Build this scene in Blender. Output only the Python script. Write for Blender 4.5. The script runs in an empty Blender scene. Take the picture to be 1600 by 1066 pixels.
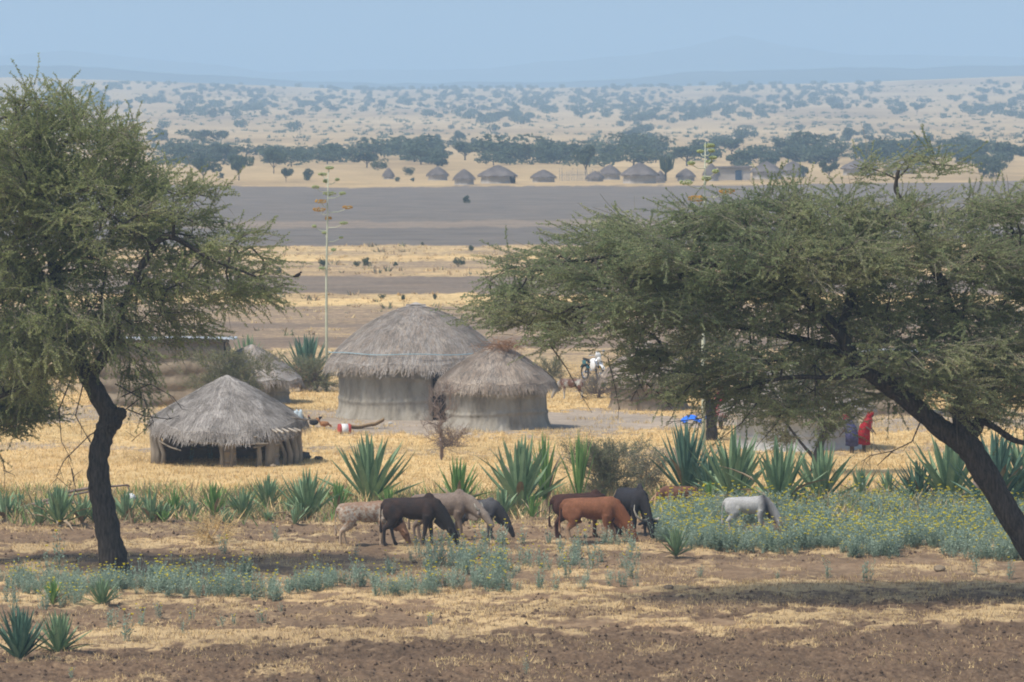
import bpy, math, random
import numpy as np
from mathutils import Vector, Matrix

# ============================================================ camera, sky, sun, exposure
SC = bpy.context.scene
COL = SC.collection
F_PX = 9300.0; CAM_H = 11.3; PITCH = math.atan(384.0 / F_PX)
cd = bpy.data.cameras.new("camera"); cam = bpy.data.objects.new("camera", cd); COL.objects.link(cam)
cam.location = (0, 0, CAM_H); cam.rotation_euler = (math.pi / 2 - PITCH, 0, 0)
cd.sensor_width = 36.0; cd.lens = F_PX / 1600 * 36.0
cd.clip_start = 1.0; cd.clip_end = 60000
cd.dof.use_dof = True; cd.dof.focus_distance = 150; cd.dof.aperture_fstop = 6.3
SC.camera = cam

SUN_EL = math.radians(57); SUN_TO = Vector((-0.72, -0.50, 0)).normalized()
SUN_TO = Vector((SUN_TO.x * math.cos(SUN_EL), SUN_TO.y * math.cos(SUN_EL), math.sin(SUN_EL)))
w = bpy.data.worlds.new("World"); SC.world = w; w.use_nodes = True
nt = w.node_tree; nt.nodes.clear()
sky = nt.nodes.new('ShaderNodeTexSky'); sky.sky_type = 'NISHITA'; sky.sun_disc = False
sky.sun_elevation = SUN_EL; sky.sun_rotation = math.atan2(SUN_TO.x, SUN_TO.y)
sky.dust_density = 2.0; sky.air_density = 1.2
bg = nt.nodes.new('ShaderNodeBackground'); bg.inputs[1].default_value = 0.15
wo = nt.nodes.new('ShaderNodeOutputWorld')
nt.links.new(sky.outputs[0], bg.inputs[0]); nt.links.new(bg.outputs[0], wo.inputs[0])

sd = bpy.data.lights.new("sun", 'SUN'); sd.energy = 3.8; sd.angle = math.radians(4); sd.color = (1.0, 0.94, 0.84)
sun = bpy.data.objects.new("sun", sd); COL.objects.link(sun)
sun.rotation_euler = SUN_TO.to_track_quat('Z', 'Y').to_euler(); sun.location = (-40, 60, 90)

SC.view_settings.view_transform = 'Standard'; SC.view_settings.look = 'None'
SC.view_settings.exposure = 0.0; SC.view_settings.gamma = 1.0
SC.render.engine = 'CYCLES'
SC.cycles.use_denoising = True
SC.cycles.max_bounces = 6; SC.cycles.diffuse_bounces = 4; SC.cycles.volume_bounces = 2
SC.cycles.transparent_max_bounces = 8
SC.cycles.pixel_filter_type = 'BLACKMAN_HARRIS'; SC.cycles.filter_width = 1.9

# ============================================================ pixel helpers (photo pixels, 1600 x 1066)
FW = np.array([0, math.cos(PITCH), -math.sin(PITCH)]); UP = np.array([0, math.sin(PITCH), math.cos(PITCH)])
def ray(px, py):
    return FW * F_PX + np.array([px - 800.0, 0, 0]) + UP * (533.0 - py)
def P(px, py, D):
    """the point seen at (px,py) at world distance Y = D"""
    d = ray(px, py); t = D / d[1]
    return np.array([d[0] * t, D, CAM_H + d[2] * t])
def DG(py): return P(800, py, 1)[1] * CAM_H / (CAM_H - P(800, py, 1)[2])
def G(px, py):
    d = ray(px, py); t = CAM_H / -d[2]
    return np.array([d[0] * t, d[1] * t, 0.0])
def S(D): return F_PX / D / math.cos(PITCH) * 1.0     # px per metre
def proj_np(X, Y, Z=0.0):
    cz = Y * FW[1] + (Z - CAM_H) * FW[2]; cu = Y * UP[1] + (Z - CAM_H) * UP[2]
    return 800 + F_PX * X / cz, 533 - F_PX * cu / cz

# ============================================================ noise
def _h(ix, iy, seed):
    n = (ix.astype(np.int64) * 374761393 + iy.astype(np.int64) * 668265263 + seed * 1442695041) & 0xffffffff
    n = ((n ^ (n >> 13)) * 1274126177) & 0xffffffff
    return ((n ^ (n >> 16)) & 0xffff) / 65535.0
def vnoise(x, y, seed=0):
    ix = np.floor(x); iy = np.floor(y); fx = x - ix; fy = y - iy
    fx = fx * fx * (3 - 2 * fx); fy = fy * fy * (3 - 2 * fy)
    a = _h(ix, iy, seed); b = _h(ix + 1, iy, seed); c = _h(ix, iy + 1, seed); d = _h(ix + 1, iy + 1, seed)
    return a + (b - a) * fx + (c - a) * fy + (a - b - c + d) * fx * fy
def fbm(x, y, seed=0, oct=4):
    s = 0; a = .5; t = 0
    for k in range(oct):
        s = s + a * vnoise(x * 2 ** k + 13.7 * k, y * 2 ** k - 7.1 * k, seed + k); t += a; a *= .5
    return s / t

# ============================================================ mesh accumulator
class MB:
    def __init__(s): s.V = []; s.F3 = []; s.F4 = []; s.m3 = []; s.m4 = []; s.n = 0
    def add(s, V, F, mi=0):
        V = np.asarray(V, dtype=np.float64).reshape(-1, 3); F = np.asarray(F, dtype=np.int64)
        if len(F) == 0: s.V.append(V); s.n += len(V); return s
        s.V.append(V); (s.F3 if F.shape[1] == 3 else s.F4).append(F + s.n)
        mm = np.asarray(mi) if np.ndim(mi) else np.full(len(F), mi)
        (s.m3 if F.shape[1] == 3 else s.m4).append(mm); s.n += len(V); return s
    def arrays(s):
        V = np.concatenate(s.V); a = np.concatenate(s.F3) if s.F3 else np.zeros((0, 3), int)
        b = np.concatenate(s.F4) if s.F4 else np.zeros((0, 4), int)
        return V, a, b, (np.concatenate(s.m3) if s.m3 else np.zeros(0, int)), (np.concatenate(s.m4) if s.m4 else np.zeros(0, int))
    def merge(s, o, M=None, off=None, mi=None):
        V, a, b, ma, mb = o if isinstance(o, tuple) else o.arrays()
        if M is not None: V = V @ np.asarray(M).T
        if off is not None: V = V + np.asarray(off)
        n0 = s.n; s.V.append(V); s.n += len(V)
        if len(a): s.F3.append(a + n0); s.m3.append(ma if mi is None else np.full(len(a), mi))
        if len(b): s.F4.append(b + n0); s.m4.append(mb if mi is None else np.full(len(b), mi))
        return s
    def mesh(s, name, mats, smooth=False):
        V, a, b, ma, mb = s.arrays()
        me = bpy.data.meshes.new(name); me.vertices.add(len(V)); me.vertices.foreach_set('co', V.astype(np.float32).ravel())
        nl = 3 * len(a) + 4 * len(b); me.loops.add(nl); me.polygons.add(len(a) + len(b))
        me.loops.foreach_set('vertex_index', np.concatenate([a.ravel(), b.ravel()]).astype(np.int32))
        st = np.concatenate([np.arange(len(a)) * 3, 3 * len(a) + np.arange(len(b)) * 4]).astype(np.int32)
        me.polygons.foreach_set('loop_start', st)
        me.polygons.foreach_set('material_index', np.concatenate([ma, mb]).astype(np.int32))
        me.polygons.foreach_set('use_smooth', np.full(len(a) + len(b), bool(smooth)))
        for m in (mats if isinstance(mats, (list, tuple)) else [mats]): me.materials.append(m)
        me.update(calc_edges=True); me.validate()
        return me
    def build(s, name, mats, parent=None, smooth=False, loc=None):
        o = bpy.data.objects.new(name, s.mesh(name, mats, smooth)); COL.objects.link(o)
        if parent is not None: o.parent = parent
        if loc is not None: o.location = loc
        return o

def tag(o, label=None, cat=None, group=None, kind=None):
    if label: o['label'] = label
    if cat: o['category'] = cat
    if group: o['group'] = group
    if kind: o['kind'] = kind
    return o
def thing(name, label, cat, loc, rz=0, group=None, sc=1.0):
    o = bpy.data.objects.new(name, None); COL.objects.link(o)
    o.location = tuple(loc); o.rotation_euler = (0, 0, rz); o.scale = (sc, sc, sc); o.empty_display_size = .2
    return tag(o, label, cat, group)
def link_mesh(name, me, parent=None, loc=(0, 0, 0), rz=0, sc=None):
    o = bpy.data.objects.new(name, me); COL.objects.link(o); o.location = tuple(loc); o.rotation_euler = (0, 0, rz)
    if sc is not None: o.scale = sc if isinstance(sc, tuple) else (sc,) * 3
    if parent is not None: o.parent = parent
    return o

def unit(v): v = np.asarray(v, float); return v / (np.linalg.norm(v, axis=-1, keepdims=True) + 1e-9)
def tubes(P0, P1, r0, r1, n=4):
    """many straight tapered prisms at once"""
    P0 = np.asarray(P0, float); P1 = np.asarray(P1, float); N = len(P0)
    t = unit(P1 - P0); ref = np.where(np.abs(t[:, 2:3]) > .9, np.array([[1., 0, 0]]), np.array([[0, 0, 1.]]))
    a = unit(np.cross(t, ref)); b = np.cross(t, a)
    an = np.arange(n) * 2 * np.pi / n
    c = np.cos(an)[None, :, None]; s_ = np.sin(an)[None, :, None]
    ring = a[:, None] * c + b[:, None] * s_
    A = P0[:, None] + ring * np.asarray(r0).reshape(-1, 1, 1); B = P1[:, None] + ring * np.asarray(r1).reshape(-1, 1, 1)
    V = np.concatenate([A, B], 1).reshape(-1, 3)
    k = np.arange(n); f = np.stack([k, (k + 1) % n, (k + 1) % n + n, k + n], 1)
    F = (f[None] + (np.arange(N) * 2 * n)[:, None, None]).reshape(-1, 4)
    return V, F
def loft(pts, rad, n=12, side=(0, 1, 0), noise=0, rs=None):
    """closed tube through pts; rad = list of r or (width, height)"""
    pts = np.asarray(pts, float); m = len(pts); side = np.asarray(side, float)
    T = np.zeros_like(pts); T[1:-1] = pts[2:] - pts[:-2]; T[0] = pts[1] - pts[0]; T[-1] = pts[-1] - pts[-2]; T = unit(T)
    V = []; an = np.arange(n) * 2 * np.pi / n
    for i in range(m):
        t = T[i]; s_ = side - t * (side @ t)
        if np.linalg.norm(s_) < .05: s_ = np.array([1., 0, 0]) - t * t[0]
        s_ = unit(s_); u = np.cross(s_, t)
        r = rad[i]; rw, rh = (r, r) if np.ndim(r) == 0 else r
        k = np.ones(n) if not noise else 1 + noise * rs.uniform(-1, 1, n)
        V.append(pts[i] + np.outer(np.cos(an) * rw * k, s_) + np.outer(np.sin(an) * rh * k, u))
    V = np.concatenate(V + [pts[:1], pts[-1:]])
    k = np.arange(n); Fq = []
    for i in range(m - 1): Fq.append(np.stack([i * n + k, i * n + (k + 1) % n, (i + 1) * n + (k + 1) % n, (i + 1) * n + k], 1))
    a, b = m * n, m * n + 1
    Ft = np.concatenate([np.stack([np.full(n, a), (k + 1) % n, k], 1), np.stack([np.full(n, b), (m - 1) * n + k, (m - 1) * n + (k + 1) % n], 1)])
    return V, np.concatenate(Fq), Ft
def add_loft(mb, pts, rad, mi=0, **kw):
    V, q, t = loft(pts, rad, **kw); n0 = mb.n
    mb.V.append(V); mb.n += len(V); mb.F4.append(q + n0); mb.F3.append(t + n0)
    mb.m4.append(np.full(len(q), mi)); mb.m3.append(np.full(len(t), mi)); return mb
def add_ell(mb, c, r, mi=0, axis=(1, 0, 0), n=10, m=7):
    c = np.asarray(c, float); a = unit(axis); th = np.linspace(0.08, np.pi - .08, m)
    pts = [c - a * math.cos(t) * r[0] for t in th]
    return add_loft(mb, pts, [(math.sin(t) * r[1], math.sin(t) * r[2]) for t in th], mi, n=n)
def add_box(mb, lo, hi, mi=0, jit=0, rs=None):
    x0, y0, z0 = lo; x1, y1, z1 = hi
    V = np.array([[x0, y0, z0], [x1, y0, z0], [x1, y1, z0], [x0, y1, z0], [x0, y0, z1], [x1, y0, z1], [x1, y1, z1], [x0, y1, z1]], float)
    if jit: V = V + rs.uniform(-jit, jit, V.shape)
    return mb.add(V, [[3, 2, 1, 0], [4, 5, 6, 7], [0, 1, 5, 4], [1, 2, 6, 5], [2, 3, 7, 6], [3, 0, 4, 7]], mi)

# ============================================================ materials
def nodes(name):
    m = bpy.data.materials.new(name); m.use_nodes = True; t = m.node_tree; t.nodes.clear()
    o = t.nodes.new('ShaderNodeOutputMaterial'); return m, t, o
def lk(t, a, b): t.links.new(a, b)
def noise_n(t, scale, vec=None, detail=4, rough=.6, dist=0):
    n = t.nodes.new('ShaderNodeTexNoise'); n.inputs['Scale'].default_value = scale; n.inputs['Detail'].default_value = detail
    n.inputs['Roughness'].default_value = rough; n.inputs['Distortion'].default_value = dist
    if vec is not None: lk(t, vec, n.inputs['Vector'])
    return n.outputs['Fac']
def ramp_n(t, fac, stops):
    r = t.nodes.new('ShaderNodeValToRGB'); e = r.color_ramp.elements
    while len(e) < len(stops): e.new(.5)
    for i, (p, c) in enumerate(stops):
        e[i].position = p; e[i].color = (*c, 1) if len(c) == 3 else c
    lk(t, fac, r.inputs[0]); return r.outputs[0]
def coord(t, kind='Object', scale=None):
    c = t.nodes.new('ShaderNodeTexCoord')
    if scale is None: return c.outputs[kind]
    m = t.nodes.new('ShaderNodeMapping'); m.inputs['Scale'].default_value = scale; lk(t, c.outputs[kind], m.inputs[0]); return m.outputs[0]
def mix_n(t, fac, a, b, bt='MIX'):
    m = t.nodes.new('ShaderNodeMix'); m.data_type = 'RGBA'; m.blend_type = bt
    for s_, v in ((m.inputs[0], fac), (m.inputs[6], a), (m.inputs[7], b)):
        if isinstance(v, (int, float)): s_.default_value = v
        elif isinstance(v, tuple): s_.default_value = (*v, 1) if len(v) == 3 else v
        else: lk(t, v, s_)
    return m.outputs[2]
def math_n(t, op, a, b=0.0, clamp=False):
    m = t.nodes.new('ShaderNodeMath'); m.operation = op; m.use_clamp = clamp
    for i, v in enumerate((a, b)):
        if isinstance(v, (int, float)): m.inputs[i].default_value = v
        else: lk(t, v, m.inputs[i])
    return m.outputs[0]
def bump_n(t, h, strength=.5, dist=.05):
    b = t.nodes.new('ShaderNodeBump'); b.inputs['Strength'].default_value = strength; b.inputs['Distance'].default_value = dist
    lk(t, h, b.inputs['Height']); return b.outputs[0]
def pbsdf(t, o, col, rough=.9, normal=None, spec=.2, metal=0):
    p = t.nodes.new('ShaderNodeBsdfPrincipled')
    if isinstance(col, tuple): p.inputs['Base Color'].default_value = (*col, 1)
    else: lk(t, col, p.inputs['Base Color'])
    p.inputs['Roughness'].default_value = rough; p.inputs['Specular IOR Level'].default_value = spec; p.inputs['Metallic'].default_value = metal
    if normal is not None: lk(t, normal, p.inputs['Normal'])
    lk(t, p.outputs[0], o.inputs[0]); return p
def nmat(name, c0, c1, scale=6, mapping=None, rough=.9, bump=.3, c2=None, spec=.15, metal=0, bd=.03):
    m, t, o = nodes(name); v = coord(t, 'Object', mapping)
    n = noise_n(t, scale, v); st = [(.32, c0), (.68, c1)] if c2 is None else [(.3, c0), (.52, c1), (.72, c2)]
    pbsdf(t, o, ramp_n(t, n, st), rough, bump_n(t, noise_n(t, scale * 3, v), bump, bd) if bump else None, spec, metal); return m
def leafmat(name, c0, c1, c2, scale=.8, trans=.35, rough=.7):
    m, t, o = nodes(name); v = coord(t, 'Object')
    n = noise_n(t, scale, v, 3); n2 = noise_n(t, scale * 6, v, 5, .8)
    a = math_n(t, 'ADD', math_n(t, 'MULTIPLY', n, .5), math_n(t, 'MULTIPLY', n2, .5))
    c = ramp_n(t, a, [(.36, c0), (.5, c1), (.64, c2)])
    p = t.nodes.new('ShaderNodeBsdfPrincipled'); lk(t, c, p.inputs['Base Color']); p.inputs['Roughness'].default_value = rough; p.inputs['Specular IOR Level'].default_value = .2
    tr = t.nodes.new('ShaderNodeBsdfTranslucent'); lk(t, c, tr.inputs[0])
    mx = t.nodes.new('ShaderNodeMixShader'); mx.inputs[0].default_value = trans
    lk(t, p.outputs[0], mx.inputs[1]); lk(t, tr.outputs[0], mx.inputs[2]); lk(t, mx.outputs[0], o.inputs[0]); return m

M = {}
M['bark'] = nmat('bark', (.04, .034, .03), (.13, .11, .092), 3.5, (6, 6, 1), bump=.9, bd=.08)
M['bark_dark'] = nmat('bark_dark', (.03, .025, .02), (.09, .075, .06), 4, (5, 5, 1), bump=.8, bd=.06)
M['twig'] = nmat('twig', (.16, .14, .10), (.30, .27, .20), 3, bump=0)
M['leaf_left'] = leafmat('leaf_left', (.14, .18, .075), (.31, .355, .145), (.53, .54, .24), .4, .5)
M['leaf_right'] = leafmat('leaf_right', (.14, .19, .095), (.30, .35, .17), (.50, .50, .26), .35, .5)
M['leaf_bush'] = leafmat('leaf_bush', (.13, .15, .08), (.22, .235, .13), (.31, .31, .18), .9)
M['leaf_yellow'] = leafmat('leaf_yellow', (.13, .14, .06), (.22, .22, .10), (.32, .30, .15), .9)
M['leaf_grey'] = leafmat('leaf_grey', (.13, .13, .09), (.20, .20, .14), (.27, .25, .18), .9)
M['leaf_far'] = leafmat('leaf_far', (.06, .085, .05), (.10, .13, .075), (.15, .17, .10), .3)
M['agave'] = leafmat('agave', (.12, .20, .11), (.21, .31, .17), (.32, .42, .22), .9, .2, .45)
M['agave_light'] = leafmat('agave_light', (.10, .21, .06), (.19, .33, .10), (.32, .43, .15), .9, .3, .45)
M['agave_dark'] = leafmat('agave_dark', (.06, .12, .085), (.11, .20, .14), (.19, .29, .20), .9, .15, .45)
M['agave_dead'] = nmat('agave_dead', (.22, .16, .11), (.42, .33, .22), 3, bump=0)
M['stalk'] = nmat('stalk', (.34, .38, .28), (.55, .56, .45), 2, bump=0)
M['panicle'] = nmat('panicle', (.24, .29, .13), (.38, .42, .21), 4, bump=0)
M['panicle_orange'] = nmat('panicle_orange', (.34, .17, .03), (.55, .33, .07), 4, bump=0)
M['weed'] = leafmat('weed', (.20, .28, .21), (.32, .41, .32), (.46, .55, .43), 1.0, .38)
M['flower'] = nmat('flower', (.80, .66, .03), (.88, .78, .06), 3, bump=0)
M['straw'] = nmat('straw', (.50, .35, .15), (.72, .53, .26), 1.2, bump=0, c2=(.80, .63, .34))
M['straw_dull'] = nmat('straw_dull', (.26, .18, .11), (.42, .31, .19), 1.6, bump=0)
M['thatch'] = nmat('thatch', (.24, .215, .19), (.41, .375, .34), 2.2, bump=.5, c2=(.53, .49, .45))
M['thatch_brown'] = nmat('thatch_brown', (.25, .195, .15), (.42, .34, .27), 2.0, bump=.5, c2=(.53, .46, .38))
M['thatch_dark'] = nmat('thatch_dark', (.17, .15, .13), (.30, .27, .24), 2.2, bump=0)
M['thatch_far'] = nmat('thatch_far', (.13, .11, .10), (.22, .19, .17), .6, bump=0)
M['mud'] = nmat('mud', (.19, .165, .13), (.31, .28, .23), 2.2, (1, 1, .4), bump=.8, bd=.07, c2=(.37, .345, .30))
M['mud_pale'] = nmat('mud_pale', (.42, .41, .38), (.58, .57, .54), 1.7, bump=.6, bd=.05)
M['mud_brown'] = nmat('mud_brown', (.20, .155, .11), (.33, .265, .19), 1.5, bump=.6, bd=.06)
M['mud_far'] = nmat('mud_far', (.30, .27, .23), (.42, .38, .34), .5, bump=0)
M['wood'] = nmat('wood', (.13, .11, .09), (.30, .26, .21), 4, (1, 1, .2), bump=.5, bd=.03)
M['wood_pale'] = nmat('wood_pale', (.32, .28, .23), (.5, .45, .38), 4, bump=.2)
M['dark'] = nmat('painted_doorway_shade', (.012, .011, .011), (.03, .027, .025), 3, bump=0)  # near-black colour that paints in the shade behind doorways
M['iron'] = nmat('iron', (.45, .48, .50), (.68, .71, .74), 2, (1, 6, 1), rough=.45, bump=.1, spec=.5)
M['cloth_red'] = nmat('cloth_red', (.27, .012, .02), (.42, .028, .035), 5, bump=.3)
M['cloth_blue'] = nmat('cloth_blue', (.045, .045, .11), (.09, .09, .18), 5, bump=.3)
M['cloth_purple'] = nmat('cloth_purple', (.08, .06, .30), (.14, .11, .42), 5, bump=.3)
M['cloth_dark'] = nmat('cloth_dark', (.03, .035, .05), (.07, .07, .09), 5, bump=.3)
M['cloth_crimson'] = nmat('cloth_crimson', (.22, .01, .04), (.34, .02, .06), 5, bump=.3)
M['skin'] = nmat('skin', (.06, .033, .02), (.085, .05, .03), 5, bump=0, rough=.5, spec=.4)
M['tarp'] = nmat('tarp', (.02, .14, .70), (.04, .24, .85), 3, bump=.3, rough=.45, spec=.4)
M['white'] = nmat('white_plastic', (.68, .68, .66), (.80, .80, .78), 3, bump=0, rough=.5)
M['red_plastic'] = nmat('red_plastic', (.35, .05, .04), (.48, .09, .07), 3, bump=0, rough=.5)
M['hide'] = nmat('hide', (.20, .14, .08), (.36, .25, .14), 3, bump=.2)
M['rubber'] = nmat('rubber', (.015, .015, .015), (.03, .03, .03), 5, bump=0)
M['teal'] = nmat('teal_paint', (.02, .12, .15), (.04, .18, .22), 5, bump=0, rough=.3, spec=.5)
M['yellow'] = nmat('yellow_paint', (.65, .42, .03), (.75, .5, .05), 5, bump=0, rough=.4)
M['chrome'] = nmat('chrome', (.6, .6, .62), (.8, .8, .8), 5, bump=0, rough=.2, metal=1)
M['black'] = nmat('black_feather', (.015, .015, .018), (.04, .035, .035), 8, bump=0)
M['brown_feather'] = nmat('brown_feather', (.22, .09, .04), (.38, .2, .09), 8, bump=0)
M['horn'] = nmat('horn', (.25, .23, .19), (.5, .46, .38), 4, bump=0, rough=.5)
M['stone'] = nmat('stone', (.05, .045, .045), (.12, .11, .10), 5)
M['rope'] = nmat('rope', (.22, .38, .45), (.35, .5, .56), 9, bump=0)
M['bare_twig'] = nmat('bare_twig', (.16, .12, .10), (.27, .21, .18), 3, bump=0)

# ============================================================ land: bands of straw, ploughed soil and trodden yard
# (y at photo x = 0, 800, 1600, straw, dark soil, grey yard)
BANDS = [(-50, -50, -50, .85, .1, 0), (262, 262, 258, .8, .0, .2), (291, 292, 282, .05, .92, .18), (347, 345, 345, .25, .55, .3), (356, 354, 354, .05, .95, .15),
         (388, 383, 380, .75, .1, .2), (396, 393, 392, .6, .2, .2), (402, 400, 402, .9, 0, 0), (411, 409, 408, .6, .3, .2),
         (424, 419, 416, .72, .1, .1), (434, 432, 432, .36, .55, .1), (459, 457, 457, 1, 0, 0), (476, 476, 474, .52, .22, .2),
         (506, 506, 500, .2, .6, .15), (514, 514, 508, .45, .28, .2), (530, 530, 524, .2, .6, .15), (545, 545, 540, .6, .1, .3),
         (600, 603, 598, .35, .3, .5), (612, 612, 606, .92, 0, .1), (632, 645, 640, .3, .15, .9), (655, 676, 672, .95, .0, 0), (690, 706, 700, .38, .2, .7), (704, 714, 712, 1, 0, 0),
         (785, 788, 775, .55, .3, 0), (815, 822, 800, .18, .5, 0), (848, 850, 850, .8, .1, 0), (860, 864, 856, .25, .45, 0), (876, 884, 868, .55, .2, 0),
         (900, 905, 890, .3, .35, 0), (932, 926, 900, .9, 0, 0), (950, 940, 912, .3, .4, 0), (985, 955, 922, .5, .4, 0), (990, 968, 934, .12, .85, 0), (995, 975, 948, .72, .1, 0),  # brown after the bright strip: soil plus some of the acacia's shadow painted in
         (1030, 994, 968, .2, .85, 0), (1200, 1200, 1200, .2, .85, 0)]
BA = np.array(BANDS, float)
def masks(X, Y):
    px, py = proj_np(X, Y)
    sc = np.maximum(3, (py - 149)) / 750.0
    wob = (fbm(X * .35, Y * .10, 5) - .5) * 26 * sc + (fbm(X * 1.6, Y * .5, 9) - .5) * 14 * sc
    pyw = py + np.where(py > 560, wob, wob * .9 + (fbm(X * .05, Y * .012, 15, 3) - .5) * 9)
    pyw = pyw + (py > 560) * (fbm(X * 3.2, Y * 2.0, 29, 3) - .5) * 34 * sc
    px = np.clip(px, -400, 2000)
    t = px / 800.0
    out = np.zeros((3,) + X.shape)
    lo = [np.where(t < 1, b[0] + (b[1] - b[0]) * t, b[1] + (b[2] - b[1]) * (t - 1)) for b in BA]
    for i in range(len(BA)):
        soft = 4.0 * np.clip(sc * 1.4, .35, 1.5)
        a = np.clip((pyw - lo[i]) / soft + .5, 0, 1)
        for k in range(3): out[k] = out[k] * (1 - a) + BA[i, 3 + k] * a
    # trodden yard round the huts
    e = 1 - np.clip((np.sqrt(((px - 790) / 320.) ** 2 + ((pyw - 661) / 22.) ** 2) - .85) / .25, 0, 1); e = e * (py > 560)
    out[0] = out[0] * (1 - e * .92); out[1] = out[1] * (1 - e); out[2] = np.maximum(out[2] * 1.0, e)
    near = (py > 780); out[0] = np.clip(out[0] + near * (np.clip((fbm(X * .7, Y * .5, 88, 4) - .55) * 4, 0, .4) - np.clip((fbm(X * .9, Y * .6, 98, 4) - .55) * 5, 0, .6)), 0, 1)
    mid = (py < 560); out[0] = np.where(mid, out[0] * (.42 + .8 * fbm(X * .13, Y * .05, 63)), out[0])
    return out
def height(X, Y, m=None):
    if m is None: m = masks(X, Y)
    near = np.clip((215 - Y) / 40, 0, 1)
    z = near * (.10 * (fbm(X * 1.1, Y * .7, 21) - .5) + m[1] * (.25 * (fbm(X * 4.2, Y * 3, 31, 4) - .5) + .07 * (vnoise(X * 14, Y * 11, 77) - .5)) + m[0] * .07)
    far = np.clip(Y - 1900, 0, None)
    px = np.clip(800 + F_PX * X / np.maximum(Y, 1), -600, 2200)
    ridge = np.interp(px, [-600, 60, 350, 560, 1000, 1300, 1600, 2200], [116, 122, 132, 141, 137, 131, 119, 110])
    z1 = CAM_H + (149 - ridge) * 4200 / F_PX
    u = np.clip(far / 2300.0, 0, 1.0)
    z = z + z1 * (u ** 1.35) - np.clip(Y - 4200, 0, None) * .012 * np.clip((Y - 4200) / 500, 0, 1)
    z = z + np.clip((Y - 1000) / 1500, 0, 1) * 2.2 * (fbm(X * .004, Y * .0016, 55, 3) - .5) * np.clip((6000 - Y) / 1500, 0, 1)
    return np.maximum(z, -14)

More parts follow.
